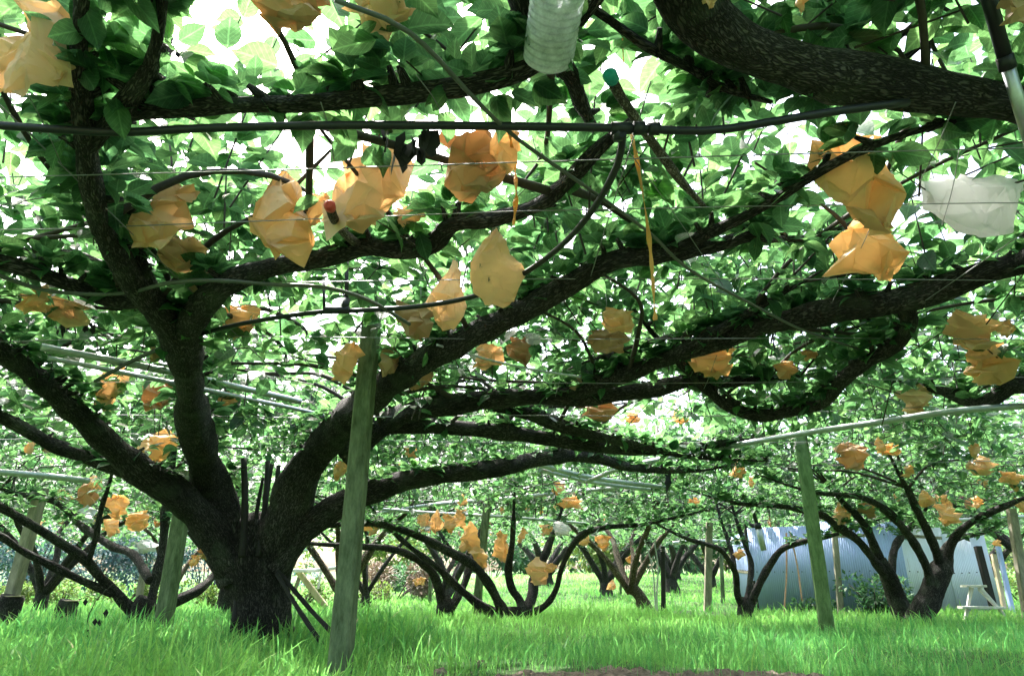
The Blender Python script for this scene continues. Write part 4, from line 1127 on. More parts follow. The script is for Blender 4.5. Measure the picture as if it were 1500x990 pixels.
# ------------------------------------------------------------------ fruit bags
def bag_mesh(W, H, seed, tilt=0.0, yaw=0.0, style=0, res=5):
    """crumpled paper bag: a few large flat facets with hard creases, each facet faintly wrinkled; centre at 0"""
    r = np.random.default_rng(seed); nu, nv = 9, 6
    D = W * r.uniform(0.4, 0.65)
    v = np.repeat(np.linspace(0, 1, nv + 1), nu); a = np.tile(np.arange(nu) * 2 * math.pi / nu, nv + 1)
    a = a + np.repeat(r.uniform(-0.25, 0.25, nv + 1), nu)
    c, s_ = np.cos(a), np.sin(a)
    if style in (0, 3):      # gathered at the top, widening to a folded foot
        wr = np.interp(v, [0, .12, .45, .72, .9, 1], [.10, .30, .82, 1.0, .85, .5]); dr = np.interp(v, [0, .1, .5, .8, 1], [.15, .35, 1, .8, .15])
    elif style == 1:    # broad shoulders, narrow foot
        wr = np.interp(v, [0, .15, .35, .7, 1], [.5, .95, 1.0, .7, .2]); dr = np.interp(v, [0, .3, .6, 1], [.15, .8, 1, .15])
    else:               # squared open bag
        wr = np.interp(v, [0, .2, .5, .8, 1], [1.0, .75, .9, .95, .6]); dr = np.interp(v, [0, .3, .7, 1], [.12, .8, .9, .12])
    m = np.abs(c) + np.abs(s_)
    P = np.column_stack([c / m * wr * W / 2, s_ / m * dr * D / 2, H / 2 - v * H])
    amp = np.minimum(1, 0.15 + v * 2.2)[:, None] if style == 0 else 1.0
    P = P + r.normal(0, 1, P.shape) * np.array([0.085 * W, 0.12 * W, 0.06 * H]) * amp * (0.35 if style == 3 else 1)
    for i in range(0 if style == 3 else r.integers(2, 5)):               # corners pulled out
        j = r.integers(nu * 2, len(P)); d = P[j] / (np.linalg.norm(P[j]) + 1e-9) * [1, 0.4, 1]
        P[j] += d * W * r.uniform(0.07, 0.18)
    P[:, 0] += 0.22 * r.uniform(-1, 1) * np.abs(P[:, 2] - r.uniform(-.2, .2) * H) + r.uniform(-0.2, 0.2) * P[:, 2]
    T = []
    for i in range(nv):
        for j in range(nu):
            j2 = (j + 1) % nu
            a_, b_, c_, d_ = i * nu + j, i * nu + j2, (i + 1) * nu + j2, (i + 1) * nu + j
            T += [(a_, b_, c_), (a_, c_, d_)] if r.random() < 0.5 else [(a_, b_, d_), (b_, c_, d_)]
    ct_, cb_ = len(P), len(P) + 1
    P = np.vstack([P, P[:nu].mean(0), P[-nu:].mean(0)])
    for j in range(nu):
        T.append((ct_, (j + 1) % nu, j)); T.append((cb_, nv * nu + j, nv * nu + (j + 1) % nu))
    # subdivide every facet and wrinkle it faintly
    key = {}; V = []; Fc = []
    off = Vector((seed * 3.17 % 50, seed * 1.3 % 50, 0)); n = res
    def vid(p):
        k = tuple(np.round(p / W * 4000).astype(int))
        if k not in key:
            q = Vector(p) / W
            w1 = (0.5 - abs(noise.noise(q * 5 + off))) ; w2 = (0.5 - abs(noise.noise(q * 11 + off * 2)))
            V.append(p + np.array([w2 * 0.3, -(w1 * 0.055 + w2 * 0.03), w1 * 0.02]) * W * (1, 1, 1)[0] * np.array([0.05, 1, 1]))
            key[k] = len(V) - 1
        return key[k]
    for (i0, i1, i2) in T:
        A, B, C_ = P[i0], P[i1], P[i2]
        g = {}
        for i in range(n + 1):
            for j in range(n + 1 - i):
                g[i, j] = vid(A + (B - A) * i / n + (C_ - A) * j / n)
        for i in range(n):
            for j in range(n - i):
                t = (g[i, j], g[i + 1, j], g[i, j + 1])
                if len(set(t)) == 3: Fc.append(t)
                if i + j < n - 1:
                    t = (g[i + 1, j], g[i + 1, j + 1], g[i, j + 1])
                    if len(set(t)) == 3: Fc.append(t)
    V = np.array(V)
    ct, st = math.cos(tilt), math.sin(tilt)
    yaw = (yaw - 0.6) * 0.6
    cy, sy = math.cos(yaw), math.sin(yaw)
    V = V @ np.array([[cy, -sy, 0], [sy, cy, 0], [0, 0, 1]]).T
    V = V @ np.array([[ct, 0, st], [0, 1, 0], [-st, 0, ct]]).T
    V[:, 0] *= W / max(1e-6, np.ptp(V[:, 0])); V[:, 2] *= H / max(1e-6, np.ptp(V[:, 2]))
    V[:, 0] -= (V[:, 0].max() + V[:, 0].min()) / 2; V[:, 2] -= (V[:, 2].max() + V[:, 2].min()) / 2
    return V, Fc

def bag(px, py, w, h, v, label, matn='paper', tilt=0.0, yaw=0.0, style=0, seed=1, big=True, group='paper bags over the ripening pears', marks=False, cat='paper bag', name='fruit_bag'):
    p = at(px, py, v); d = depth(p)
    # a vertical bag seen from below looks shorter
    e = math.atan2(p[2] - CAMZ, math.hypot(p[0], p[1]))
    k_ = 1.06 if big else 1.0
    W = w * d / F * k_; H = h * d / F / max(0.8, math.cos(e)) * k_
    V, Fc = bag_mesh(W, H, seed, tilt, yaw, style, 6 if w > 40 else 3)
    mb = MB(); mb.add(V + p, Fc)
    o = mb.build(name, M[matn], loc=p, smooth=False)
    me = o.data
    tag(o, label, cat, group)
    if big:
        me.polygons.foreach_set('use_smooth', [True] * len(me.polygons))
        # sharp creases where the paper folds hard
        me.update()
        try: me.set_sharp_from_angle(angle=math.radians(16))
        except Exception: pass
        t = V[np.argsort(V[:, 2])[-6:]].mean(0) + p
        m2 = MB(); r_ = W * 0.05 + 0.003
        pts = [t + np.array([math.cos(q) * r_, math.sin(q) * r_, -0.004]) for q in np.linspace(0, 6.28, 11)]
        m2.tube(np.array(pts), 0.0018, 5, 0, 0.02); m2.tube([t, t + [0.004, 0.01, 0.05], t + [0, 0.02, 0.10]], 0.002, 5, 0, 0.05)
        m2.build('neck_tie', M['wire'], o)
    if marks:
        # faint stamp of a few characters in dark green, low on the left face
        m3 = MB(); f = -W * 0.60
        dg = bpy.context.evaluated_depsgraph_get(); dg.update()
        rs = random.Random(3)
        for (cx, cz, kind) in ((-0.17, 0.10, 0), (-0.30, -0.02, 1), (-0.16, -0.03, 2), (-0.30, -0.20, 1), (-0.16, -0.20, 3), (-0.24, 0.02, 0)):
            def P3(u, w_):
                hit, loc, nn, ix = o.ray_cast(Vector(((cx + u) * W, -1.0, (cz + w_) * H)), Vector((0, 1, 0)))
                return (np.array(loc) + np.array(nn) * 0.0015 + p) if hit else None
            k = 0.035
            segs = {0: [(-k, k, k, k), (0, k, 0, -k)], 1: [(-k, 0, k, 0), (-k * .5, k, -k * .5, -k), (k * .6, k * .6, k * .6, -k)],
                    2: [(-k, -k, 0, k), (0, k, k, -k), (-k * .5, -k * .2, k * .5, -k * .2)], 3: [(-k, k, k, k), (-k, 0, k, 0), (-k, -k, k, -k), (0, k, 0, -k)]}[kind]
            for (u0, w0, u1, w1) in segs:
                A, B = P3(u0, w0), P3(u1, w1)
                if A is None or B is None: continue
                m3.beam(A, B, 0.0032, 0.0012)
        if m3.v: m3.build('stamped_marks', M['ink'], o, smooth=False)
    return o

Z = -1.56
BIG = [
 (55, 72, 120, 135, -1.58, 'large crumpled tan bag in the top left corner', 'paper_tan', 0.2, 0.4, 2, 11),
 (108, 85, 40, 85, -1.58, 'narrow bright orange bag overlapping the large tan bag in the top left corner', 'paper', 0.1, 1.2, 1, 12),
 (430, 12, 100, 60, -1.62, 'dark brown bag cut by the top edge, left of the bottle', 'paper_brown', 0.3, 0.3, 2, 13),
 (560, 12, 110, 66, -1.62, 'tan bag cut by the top edge behind the thin cane', 'paper_tan', -0.4, 0.9, 2, 14),
 (242, 316, 82, 100, -1.60, 'orange bag half hidden by leaves right of the dark upright limb', 'paper', 0.1, 0.5, 2, 15),
 (268, 372, 84, 50, -1.60, 'wide pale orange bag just below the leaf hidden one', 'paper_tan', 0.2, 0.2, 1, 16),
 (300, 412, 60, 46, -1.58, 'brownish bag dangling over the sagging grey cable', 'paper_brown', -0.2, 1.2, 1, 17),
 (412, 316, 92, 122, -1.60, 'tall orange bag sitting on the horizontal left branch', 'paper', 0.15, 0.9, 0, 18),
 (468, 308, 40, 46, -1.61, 'small glowing orange bag behind the red capped stub', 'paper', 0.1, 0.3, 1, 19),
 (536, 280, 130, 124, -1.61, 'large bright crumpled bag with a raised corner, right of the red cap', 'paper_tan', 0.35, 0.3, 2, 20),
 (600, 318, 46, 32, -1.62, 'pale bag scrap just right of the large bright crumpled bag', 'paper_tan', 0.4, 0.5, 1, 21),
 (692, 238, 98, 94, -1.61, 'tan folded bag under the straight black pipe near the middle', 'paper_brown', -0.3, 0.6, 2, 22),
 (740, 222, 44, 62, -1.62, 'bright yellow orange bag tucked behind the tan folded one by the short twine', 'paper', 0.2, 0.2, 1, 23),
 (730, 392, 78, 108, -1.50, 'smooth pear shaped bag with faint printed marks, right of picture centre', 'paper_tan', -0.08, 0.5, 3, 24),
 (652, 432, 62, 96, -1.54, 'tall tan bag left of the printed bag', 'paper_tan', 0.1, 0.8, 0, 25),
 (606, 470, 58, 52, -1.55, 'brown bag in shade behind the curving black hose', 'paper_brown', -0.3, 0.7, 1, 26),
 (510, 532, 46, 58, -1.50, 'orange bag directly left of the tall mossy post', 'paper', 0.15, 0.3, 1, 27),
 (572, 530, 34, 42, -1.52, 'brown bag peeking out right of the tall mossy post', 'paper_brown', 0.1, 0.9, 1, 47),
 (350, 474, 56, 52, -1.58, 'orange bag under the right fork of the huge tree', 'paper', -0.3, 0.6, 1, 28),
 (235, 512, 36, 34, -1.55, 'brown bag against the left side of the main fork', 'paper_brown', 0.3, 0.6, 1, 48),
 (50, 440, 50, 40, -1.58, 'orange bag at the left edge below the grey cable', 'paper', -0.3, 0.4, 2, 29),
 (98, 458, 62, 42, -1.58, 'wide orange bag above the two black fruit clumps at left', 'paper_tan', 0.3, 0.8, 2, 30),
 (162, 570, 52, 62, -1.58, 'pale orange bag hanging under the twin galvanised pipes', 'paper_tan', 0.1, 0.5, 1, 31),
 (234, 580, 46, 40, -1.58, 'brown bag right of the pale one under the twin pipes', 'paper_brown', 0.1, 0.9, 2, 32),
 (330, 584, 34, 24, -1.60, 'small orange bag right of the upright middle limb', 'paper', 0.2, 0.9, 1, 49),
 (238, 652, 62, 46, -1.52, 'orange bag resting on the low left limb', 'paper', 0.2, 0.4, 0, 33),
 (716, 522, 44, 36, -1.58, 'orange bag behind the rising right limb', 'paper_tan', 0.5, 0.5, 1, 34),
 (762, 515, 40, 40, -1.60, 'brownish bag next to pale leaves above the middle limb', 'paper_brown', 0.2, 0.5, 2, 35),
 (905, 470, 46, 36, -1.60, 'pale orange bag above the brown one with black tatters', 'paper', 0.2, 0.5, 2, 36),
 (893, 500, 60, 40, -1.58, 'brown bag with black tatters in front, centre right', 'paper_brown', -0.1, 0.2, 2, 37),
 (612, 556, 44, 28, -1.56, 'small dark orange bag below the rising right limb', 'paper_brown', 0.2, 0.4, 1, 38),
 (852, 562, 34, 22, -1.58, 'small brown bag on the long middle limb', 'paper_brown', 0.2, 0.4, 1, 39),
 (878, 602, 52, 34, -1.60, 'dark brown bag under the long middle limb', 'paper_brown', 0.2, 0.4, 2, 40),
 (1038, 532, 70, 40, -1.56, 'wide orange bag where the hanging knotted branch begins', 'paper', -0.1, 0.3, 1, 41),
 (1250, 268, 112, 138, -1.55, 'large orange bag hanging below the thin branch at upper right', 'paper', -0.35, 0.5, 1, 42),
 (1265, 362, 96, 92, -1.54, 'round open orange bag directly under the large one at upper right', 'paper', 0.1, 0.4, 0, 43),
 (1425, 486, 82, 56, -1.56, 'crumpled pale orange bag near the right edge', 'paper_tan', 0.4, 0.4, 2, 44),
 (1447, 532, 62, 62, -1.53, 'bag hanging directly below the crumpled one near the right edge', 'paper', 0.05, 0.5, 2, 45),
 (1152, 542, 36, 26, -1.60, 'small orange bag under the long right limb', 'paper', 0.2, 0.5, 1, 46),
 (1185, 520, 26, 14, -1.62, 'tiny orange bag tip just under the long right limb', 'paper', 0.2, 0.5, 1, 50),
 (1338, 585, 46, 44, -1.58, 'bright sunlit bag below the hanging knotted branch', 'paper_tan', 0.2, 0.5, 1, 51),
 (1250, 668, 46, 42, -1.56, 'brown bag right of the mossy post before the fence', 'paper_brown', 0.1, 0.5, 1, 52),
 (1470, 482, 30, 26, -1.62, 'little orange bag at the right edge above the crumpled pair', 'paper', 0.2, 0.7, 1, 53),
 (1500, 12, 70, 60, -1.66, 'shaded brown bag in the very top right corner', 'paper_brown', 0.2, 0.7, 2, 54),
 (1178, 2, 24, 34, -1.66, 'small orange bag tip at the top edge above the massive limb', 'paper', 0.1, 0.5, 1, 55),
 (1040, 2, 20, 20, -1.60, 'orange scrap on the thick limb at the top edge', 'paper', 0.1, 0.5, 1, 56),
]
for i, (px, py, w, h, v, lab, mt, tl, yw, stl, sd) in enumerate(BIG):
    bag(px, py, w, h, v, lab, mt, tl, yw, stl, sd, marks=(sd == 24))

MID = [
 (130, 722, 26, 40, 8.0, 'brown orange bag above the white plastic scrap at left', 'paper_brown'),
 (172, 742, 30, 36, 8.2, 'orange bag right of the brown one above the white scrap', 'paper'),
 (203, 762, 38, 30, 8.4, 'orange bag left of the small white plastic hood', 'paper'),
 (85, 726, 34, 16, 9.0, 'flat orange bag near the leaning post at the left edge', 'paper_tan'),
 (162, 772, 24, 28, 8.6, 'orange bag under the low limb at left', 'paper_tan'),
 (285, 822, 16, 18, 9.5, 'small orange bag low behind the huge trunk', 'paper'),
 (300, 808, 18, 22, 9.8, 'brown bag low behind the huge trunk', 'paper_brown'),
 (500, 690, 22, 30, 6.6, 'small orange bag left of the tall mossy post, low', 'paper'),
 (602, 664, 22, 14, 6.2, 'small orange bag under the lower middle limb', 'paper'),
 (582, 688, 14, 26, 7.0, 'narrow pale bag right of the tall mossy post', 'paper_tan'),
 (545, 772, 26, 24, 8.4, 'orange bag low behind the tall mossy post', 'paper'),
 (622, 766, 22, 28, 9.0, 'leftmost bag of the sunlit row above the arching limbs', 'paper_tan'),
 (640, 764, 22, 34, 9.1, 'second bag of the sunlit row above the arching limbs', 'paper_tan'),
 (660, 766, 24, 30, 9.0, 'third bag of the sunlit row above the arching limbs', 'paper'),
 (674, 758, 18, 26, 9.3, 'rightmost bag of the sunlit row above the arching limbs', 'paper_tan'),
 (688, 786, 30, 42, 8.9, 'bright orange bag left of the middle mossy post', 'paper'),
 (700, 815, 28, 32, 8.8, 'orange bag under the bright one at the middle mossy post', 'paper'),
 (734, 800, 26, 44, 9.4, 'orange bag right of the middle mossy post', 'paper'),
 (786, 836, 34, 38, 8.6, 'large tan bag low among the many curved limbs', 'paper_tan'),
 (806, 832, 20, 14, 8.7, 'small bag touching the large tan one low among the limbs', 'paper'),
 (818, 716, 20, 20, 8.8, 'small orange bag under the centre pipes', 'paper'),
 (834, 736, 38, 20, 8.8, 'flat orange bag under the centre pipes', 'paper'),
 (766, 784, 16, 22, 9.8, 'small bag among leaves right of the middle mossy post', 'paper'),
 (800, 776, 22, 18, 10.0, 'small pale bag beside the white paper', 'paper_tan'),
 (856, 790, 16, 18, 10.0, 'small orange bag right of the white paper', 'paper'),
 (884, 796, 24, 24, 9.8, 'pointed orange bag at the tip of the curved limb', 'paper'),
 (922, 820, 12, 12, 13, 'tiny orange bag left of the mottled leaning trunk', 'paper'),
 (895, 856, 14, 14, 16, 'tiny orange bag on the small tree of the slope', 'paper_tan'),
 (610, 852, 12, 12, 12.5, 'left of two tiny round orange bags under the arching limbs', 'paper'),
 (618, 851, 12, 12, 12.4, 'right of two tiny round orange bags under the arching limbs', 'paper'),
 (994, 610, 28, 22, 5.2, 'orange bag among leaves under the long right limb', 'paper'),
 (925, 612, 24, 16, 5.2, 'small orange bag among leaves under the middle limb', 'paper'),
 (1018, 736, 22, 16, 9.5, 'small orange bag above the weathered wooden post', 'paper'),
 (1082, 688, 26, 24, 7.2, 'orange bag left of the mossy post before the fence', 'paper'),
 (1084, 812, 20, 16, 10.0, 'orange bag low in the three limbed tree', 'paper'),
 (1300, 658, 34, 18, 6.0, 'orange bag high over the leaning sunlit tree', 'paper'),
 (1232, 752, 26, 32, 8.0, 'sunlit tan bag in the leaning tree', 'paper_tan'),
 (1270, 748, 34, 24, 8.1, 'brown bag right of the sunlit tan one in the leaning tree', 'paper_brown'),
 (1388, 752, 36, 34, 7.6, 'round tan bag in the wide fork beside the stepladder tree', 'paper_tan'),
 (1356, 730, 28, 24, 8.2, 'orange bag just left above the round tan bag', 'paper'),
 (1440, 682, 40, 26, 6.6, 'pale bag under the canopy near the right edge', 'paper_tan'),
 (1482, 700, 40, 18, 6.6, 'flat orange bag at the right edge under the canopy', 'paper'),
 (1432, 735, 20, 18, 8.6, 'small orange bag near the pink blossoms', 'paper'),
 (1495, 742, 20, 24, 8.0, 'orange bag behind the pale timber post', 'paper'),
 (1330, 690, 22, 16, 7.0, 'small orange bag above the stepladder tree', 'paper'),
 (1460, 795, 16, 10, 9.5, 'small orange bag low at right behind the stepladder', 'paper'),
]
for i, (px, py, w, h, v, lab, mt) in enumerate(MID):
    bag(px, py, w * 1.05, h * 1.05, v, lab, mt, random.uniform(-0.4, 0.4), random.uniform(0, 3), i % 3, 100 + i, big=False)

# smaller ones scattered through the far canopy: five shapes, copied
protos = []
for k in range(5):
    V, Fc = bag_mesh(0.17, 0.2, 300 + k, random.uniform(-0.4, 0.4), random.uniform(0, 3), k % 3, 2)
    mb = MB(); mb.add(V, Fc)
    protos.append(mb)
pm = []
for k in range(5):
    o = protos[k].build('fruit_bag', M[('paper', 'paper_tan', 'paper', 'paper_brown', 'paper')[k]], smooth=False)
    pm.append(o)
used = [False] * 5
rb = random.Random(77)
cnt = 0
while cnt < 55:
    px, Y = rb.uniform(20, 1490), rb.uniform(5.5, 18)
    x = (px - 750) / F * Y * 0.98
    if not bool(canopy_mask(x, Y)): continue
    z = float(gz(x, Y)) + rb.uniform(1.44, 1.62)
    k = rb.randrange(5)
    if used[k]:
        o = pm[k].copy(); COL.objects.link(o)
    else:
        o = pm[k]; used[k] = True
    o.location = (x, Y, z); o.rotation_euler = (0, 0, rb.uniform(0, 6.28)); s_ = rb.uniform(0.6, 1.0); o.scale = (s_, s_, s_)
    if Y > 11: lab = 'tiny orange paper bag among the leaves of the distant canopy'
    elif px < 600: lab = 'small orange paper bag deep in the leaves of the left canopy'
    else: lab = 'small orange paper bag deep in the leaves of the right canopy'
    tag(o, lab, 'paper bag', 'small paper bags in the ' + ('distant' if Y > 11 else 'left' if px < 600 else 'right') + ' canopy')
    cnt += 1
for k in range(5):
    if not used[k]: bpy.data.objects.remove(pm[k])

# white things in the canopy
bag(1432, 302, 138, 96, -1.66, 'large pale grey sheet of printed paper caught in leaves at upper right', 'paper_white', 1.2, 0.3, 3, 61, group=None, cat='paper sheet', name='paper_sheet')
bag(130, 752, 26, 26, 7.9, 'white plastic scrap below the brown orange bag at left', 'bag_plastic', 0.2, 0.4, 1, 62, big=False, group=None, cat='plastic bag', name='plastic_bag')
bag(216, 800, 34, 20, 8.3, 'small white plastic hood on the stub of a limb at left', 'bag_plastic', 0.5, 0.4, 1, 63, big=False, group=None, cat='plastic bag', name='plastic_bag')
bag(824, 774, 30, 22, 9.6, 'white crumpled paper among the sunlit bags right of the centre post', 'paper_white', 0.5, 0.4, 1, 64, big=False, group=None, cat='paper', name='crumpled_paper')
bag(780, 496, 30, 18, -1.62, 'small silvery scrap above the rising right limb', 'paper_white', 0.3, 0.4, 1, 65, big=False, group=None, cat='paper', name='crumpled_paper')

# dark tatters and fruit clumps
def clump(px, py, w, h, v, label, cat, name, n=14):
    p = at(px, py, v); d = depth(p); r = random.Random(px)
    mb = MB()
    for k in range(n):
        c = p + np.array([r.uniform(-.5, .5) * w, r.uniform(-.3, .3) * w, r.uniform(-.5, .5) * h]) * d / F
        s_ = 0.32 * w * d / F * r.uniform(0.6, 1.2)
        a = r.uniform(0, 3.1); u = np.array([math.cos(a), math.sin(a), r.uniform(-.3, .3)]); q = np.array([r.uniform(-.2, .2), r.uniform(-.2, .2), -1.3])
        mb.add([c - u * s_ * .5, c + u * s_ * .5, c + u * s_ * .6 + q * s_ * .7, c + q * s_ * 1.2 + [0, 0.004, 0], c - u * s_ * .55 + q * s_ * .6,
                c + np.array([0, s_ * 0.25, -s_ * 0.4])], [(0, 1, 5), (1, 2, 5), (2, 3, 5), (3, 4, 5), (4, 0, 5), (0, 4, 3, 2, 1)])
    o = mb.build(name, M['dead_leaf'], loc=p, smooth=False); tag(o, label, cat)
clump(90, 482, 16, 14, 3.1, 'round black withered clump hanging at left', 'dead leaves', 'withered_clump', 18)
clump(130, 476, 15, 14, 3.1, 'second round black withered clump, right of its neighbour', 'dead leaves', 'withered_clump', 18)
clump(598, 208, 70, 20, -1.50, 'row of black dead leaves under the straight black pipe', 'dead leaves', 'dead_leaves', 16)
clump(885, 510, 24, 26, 3.6, 'black tatters hanging in front of the brown bag', 'dead leaves', 'dead_leaves', 10)
clump(240, 62, 38, 28, 1.5, 'black dead nest like clump high on the upright left limb', 'dead leaves', 'withered_clump', 26)
strip([(975, 655, 7.6), (972, 680, 7.6), (979, 700, 7.6), (974, 735, 7.6)], 0.10, 'long black rag hanging from the end of the galvanised pipes', 'hanging_rag', 'dead_leaf', 5)

# ------------------------------------------------------------------ metal fence
def fence():
    pts = [(1082, 14.2), (1108, 12.6), (1200, 12.0), (1290, 11.6), (1334, 11.5), (1400, 11.7), (1462, 11.9)]
    root = empty('metal_fence', at(1090, 905, 12.8)); tag(root, 'blue grey corrugated metal sheet fence behind the right hand trees', 'metal fence')
    W3 = [np.array([at(px, 880, Y)[0], Y]) for px, Y in pts]
    heights = [1.26, 1.36, 1.42, 1.38, 1.34, 1.24]
    for i in range(len(W3) - 1):
        a, b = W3[i], W3[i + 1]
        L = np.linalg.norm(b - a); d = (b - a) / L; nn = np.array([d[1], -d[0]])
        n = int(L / 0.0085); H = heights[i]
        V = []; Fc = []; rows = 2
        lean = 0.03
        for k in range(n + 1):
            s_ = k / n * (L + 0.03)
            off = 0.0045 * math.sin(s_ / 0.034 * 2 * math.pi) + (0.012 if i % 2 else 0)
            for t_ in range(rows):
                z = -0.1 + (H + 0.1) * t_ / (rows - 1)
                p = a + d * s_ + nn * off
                g = float(gz(p[0], p[1]))
                V.append((p[0] + (0.0), p[1] + lean * z, g * 0.9 + z))
        for k in range(n):
            Fc.append((k * 2, k * 2 + 2, k * 2 + 3, k * 2 + 1))
        mb = MB(); mb.add(V, Fc)
        sh = mb.build('sheet', M['zinc_pale' if i >= 4 else 'zinc_blue'], root)
        md = sh.modifiers.new('thick', 'SOLIDIFY'); md.thickness = 0.0015
        nb = MB()
        for zr in (0.62, 1.18):
            for k in range(int(L / 0.15)):
                p = a + d * (0.08 + k * 0.15) + nn * 0.022
                g = float(gz(p[0], p[1])) * 0.9
                nb.box((p[0], p[1] + lean * zr - 0.0, g + zr), (0.014, 0.012, 0.014))
        q = nb.build('nails', M['dead_leaf'], sh, smooth=False); q['kind'] = 'stuff'
    for i in (0, 1, 4, 6):
        p = W3[i]; g = float(gz(*p)); mb = MB()
        mb.beam((p[0], p[1] + 0.07, g - 0.2), (p[0], p[1] + 0.12, g + 1.5), 0.07)
        mb.build('post', M['dark_wood'], root, smooth=False)
    for zr in (0.6, 1.17):
        for i in range(len(W3) - 1):
            a, b = W3[i], W3[i + 1]; mb = MB()
            mb.beam((a[0], a[1] + 0.05, gz(*a) + zr), (b[0], b[1] + 0.05, gz(*b) + zr), 0.05, 0.04); mb.build('rail', M['grey_post'], root, smooth=False)
fence()

def leaning(a, b, w, matn, label, cat='pole', name='leaning_pole'):
    A, B = at(*a), at(*b); mb = MB(); mb.beam(A, B, w * depth(A) / F, rings=4, wob=0.02)
    o = mb.build(name, M[matn], loc=A, smooth=False); tag(o, label, cat)
leaning((1458, 900, 10.9), (1432, 800, 11.0), 9, 'dark_wood', 'dark plank leaning at the right end of the metal fence', 'plank', 'leaning_plank')
leaning((1474, 905, 10.6), (1455, 812, 10.8), 6, 'pale_wood', 'pale wooden pole leaning right of the dark plank')
leaning((1484, 900, 10.5), (1462, 800, 10.7), 6, 'zinc_blue', 'blue grey metal pole leaning beside the pale timber post')
leaning((482, 895, 12.5), (438, 838, 12.5), 8, 'pale_wood', 'sunlit pale plank sloping down to the tall mossy post', 'plank', 'leaning_plank')
leaning((430, 870, 12.6), (441, 838, 12.6), 5, 'grey_post', 'short grey strut meeting the sunlit plank', 'plank', 'leaning_plank')
traced_tube('white_pipe', [(428, 835, 12.4), (460, 835, 12.4), (500, 830, 12.3)], 0.03, 'bag_plastic', 'white pipe lying level above the sunlit plank', 'pipe')
leaning((466, 862, 12.6), (470, 836, 12.6), 3, 'bag_plastic', 'thin white stake under the level white pipe', 'stake', 'white_stake')
leaning((1114, 915, 12.2), (1104, 850, 12.2), 3.5, 'dark_wood', 'thin black stake leaning on the left end of the metal fence', 'stake', 'leaning_stake')

# ------------------------------------------------------------------ stepladder
def ladder():
    root = empty('stepladder', at(1440, 905, 9.4)); tag(root, 'small weathered wooden stepladder standing in the grass at right', 'stepladder')
    def bm(name, a, b, w, t=None, m='pale_grey', roll=0):
        mb = MB(); mb.beam(at(*a), at(*b), w * 9.4 / F, (t or w) * 9.4 / F, roll=roll, rings=3); mb.build(name, M[m], root, smooth=False)
    bm('top_board', (1411, 858, 9.35), (1441, 858, 9.35), 3, 14)
    bm('step', (1406, 889, 9.3), (1470, 890, 9.3), 3.5, 12)
    bm('leg', (1413, 918, 9.3), (1422, 860, 9.38), 3.4)
    bm('leg', (1412, 912, 9.6), (1424, 860, 9.45), 3.4)
    bm('leg', (1482, 912, 9.3), (1434, 860, 9.38), 3.4)
    bm('leg', (1478, 908, 9.6), (1436, 860, 9.45), 3.4)
    bm('brace', (1434, 862, 9.33), (1460, 888, 9.3), 4)
ladder()

# ------------------------------------------------------------------ stumps
def stump(px, py, w, h, Y, label):
    b = at(px, py, Y); r = w / 2 * depth(b) / F; H = h * depth(b) / F
    root = empty('tree_stump', b); tag(root, label, 'stump')
    mb = MB(); mb.tube([b - [0, 0, 0.1], b + [0, 0, H * 0.5], b + [0.02, 0, H]], [r * 1.25, r, r * 0.95], 18, 0.12, 0.04, seed=px % 7); mb.build('bark', M['bark'], root)
    mb = MB(); mb.tube([b + [0.02, 0, H - 0.005], b + [0.02, 0, H + 0.006]], r * 0.88, 18, 0.0, 1); mb.build('cut_face', M['stump_end'], root)
stump(8, 905, 34, 30, 7.4, 'dark tree stump at the left edge behind the grey leaning post')
stump(96, 900, 28, 19, 7.6, 'brown cut log end right of the grey leaning post')

# ------------------------------------------------------------------ shrubs and far growth
def shrub(px, Y, w, h, matn, label, n=900, seed=1, cat='shrub', name='shrub', lz=0.05, group=None, base_lift=0.0, stems=True):
    r = np.random.default_rng(seed)
    x = at(px, 870, Y)[0]; g = float(gz(x, Y))
    root = empty(name, (x, Y, g)); tag(root, label, cat, group)
    # several lobes
    nb = 9
    cs = np.column_stack([r.uniform(-0.38, 0.38, nb) * w, r.uniform(-0.3, 0.3, nb) * w * 0.7, r.uniform(0.25, 0.8, nb) * h])
    rad = r.uniform(0.16, 0.3, nb) * min(w, h * 1.4)
    k = r.integers(0, nb, n)
    u = r.normal(0, 1, (n, 3)); u /= np.linalg.norm(u, axis=1)[:, None]
    q = r.uniform(0.55, 1.05, n) ** 0.6
    P = cs[k] + u * (rad[k] * q)[:, None] * [1, 1, 0.85]
    P[:, 2] = np.maximum(P[:, 2], 0.02) + base_lift
    d = u + r.normal(0, 0.5, (n, 3)); nrm = u * 0.4 + [0, 0, 1] + r.normal(0, 0.3, (n, 3))
    L = lz * r.uniform(0.7, 1.4, n)
    leaf_mesh('foliage', [(P + [x, Y, g], d, nrm, L, L * 0.6, r.beta(1.5, 1.5, n), np.ones(n), 'f')], M[matn], root)
    if stems:
        mb = MB()
        for i in range(nb):
            c_ = cs[i] + [x, Y, g]
            mb.tube(np.array([[x + cs[i][0] * 0.15, Y, g - 0.05], [x + cs[i][0] * 0.5, Y + cs[i][1] * 0.4, g + cs[i][2] * 0.55], c_]), [0.02, 0.014, 0.006], 5, 0, 0.2)
        mb.build('stems', M['twig'], root)
    return root
hl = ['at the left edge', 'behind the left leaning post', 'behind the low forked limbs', 'right of the forked limbs', 'left of the huge trunk', 'behind the huge trunk']
for i, px in enumerate((-60, 40, 130, 215, 300, 385)):
    shrub(px, 19 + i * 0.35, 2.6, 2.3 + 0.2 * math.sin(i * 2.1), 'bluebush', 'bluish hedge bush ' + hl[i], 2600, 60 + i, 'hedge bush', 'hedge_bush', 0.11, 'bluish hedge bushes at left')
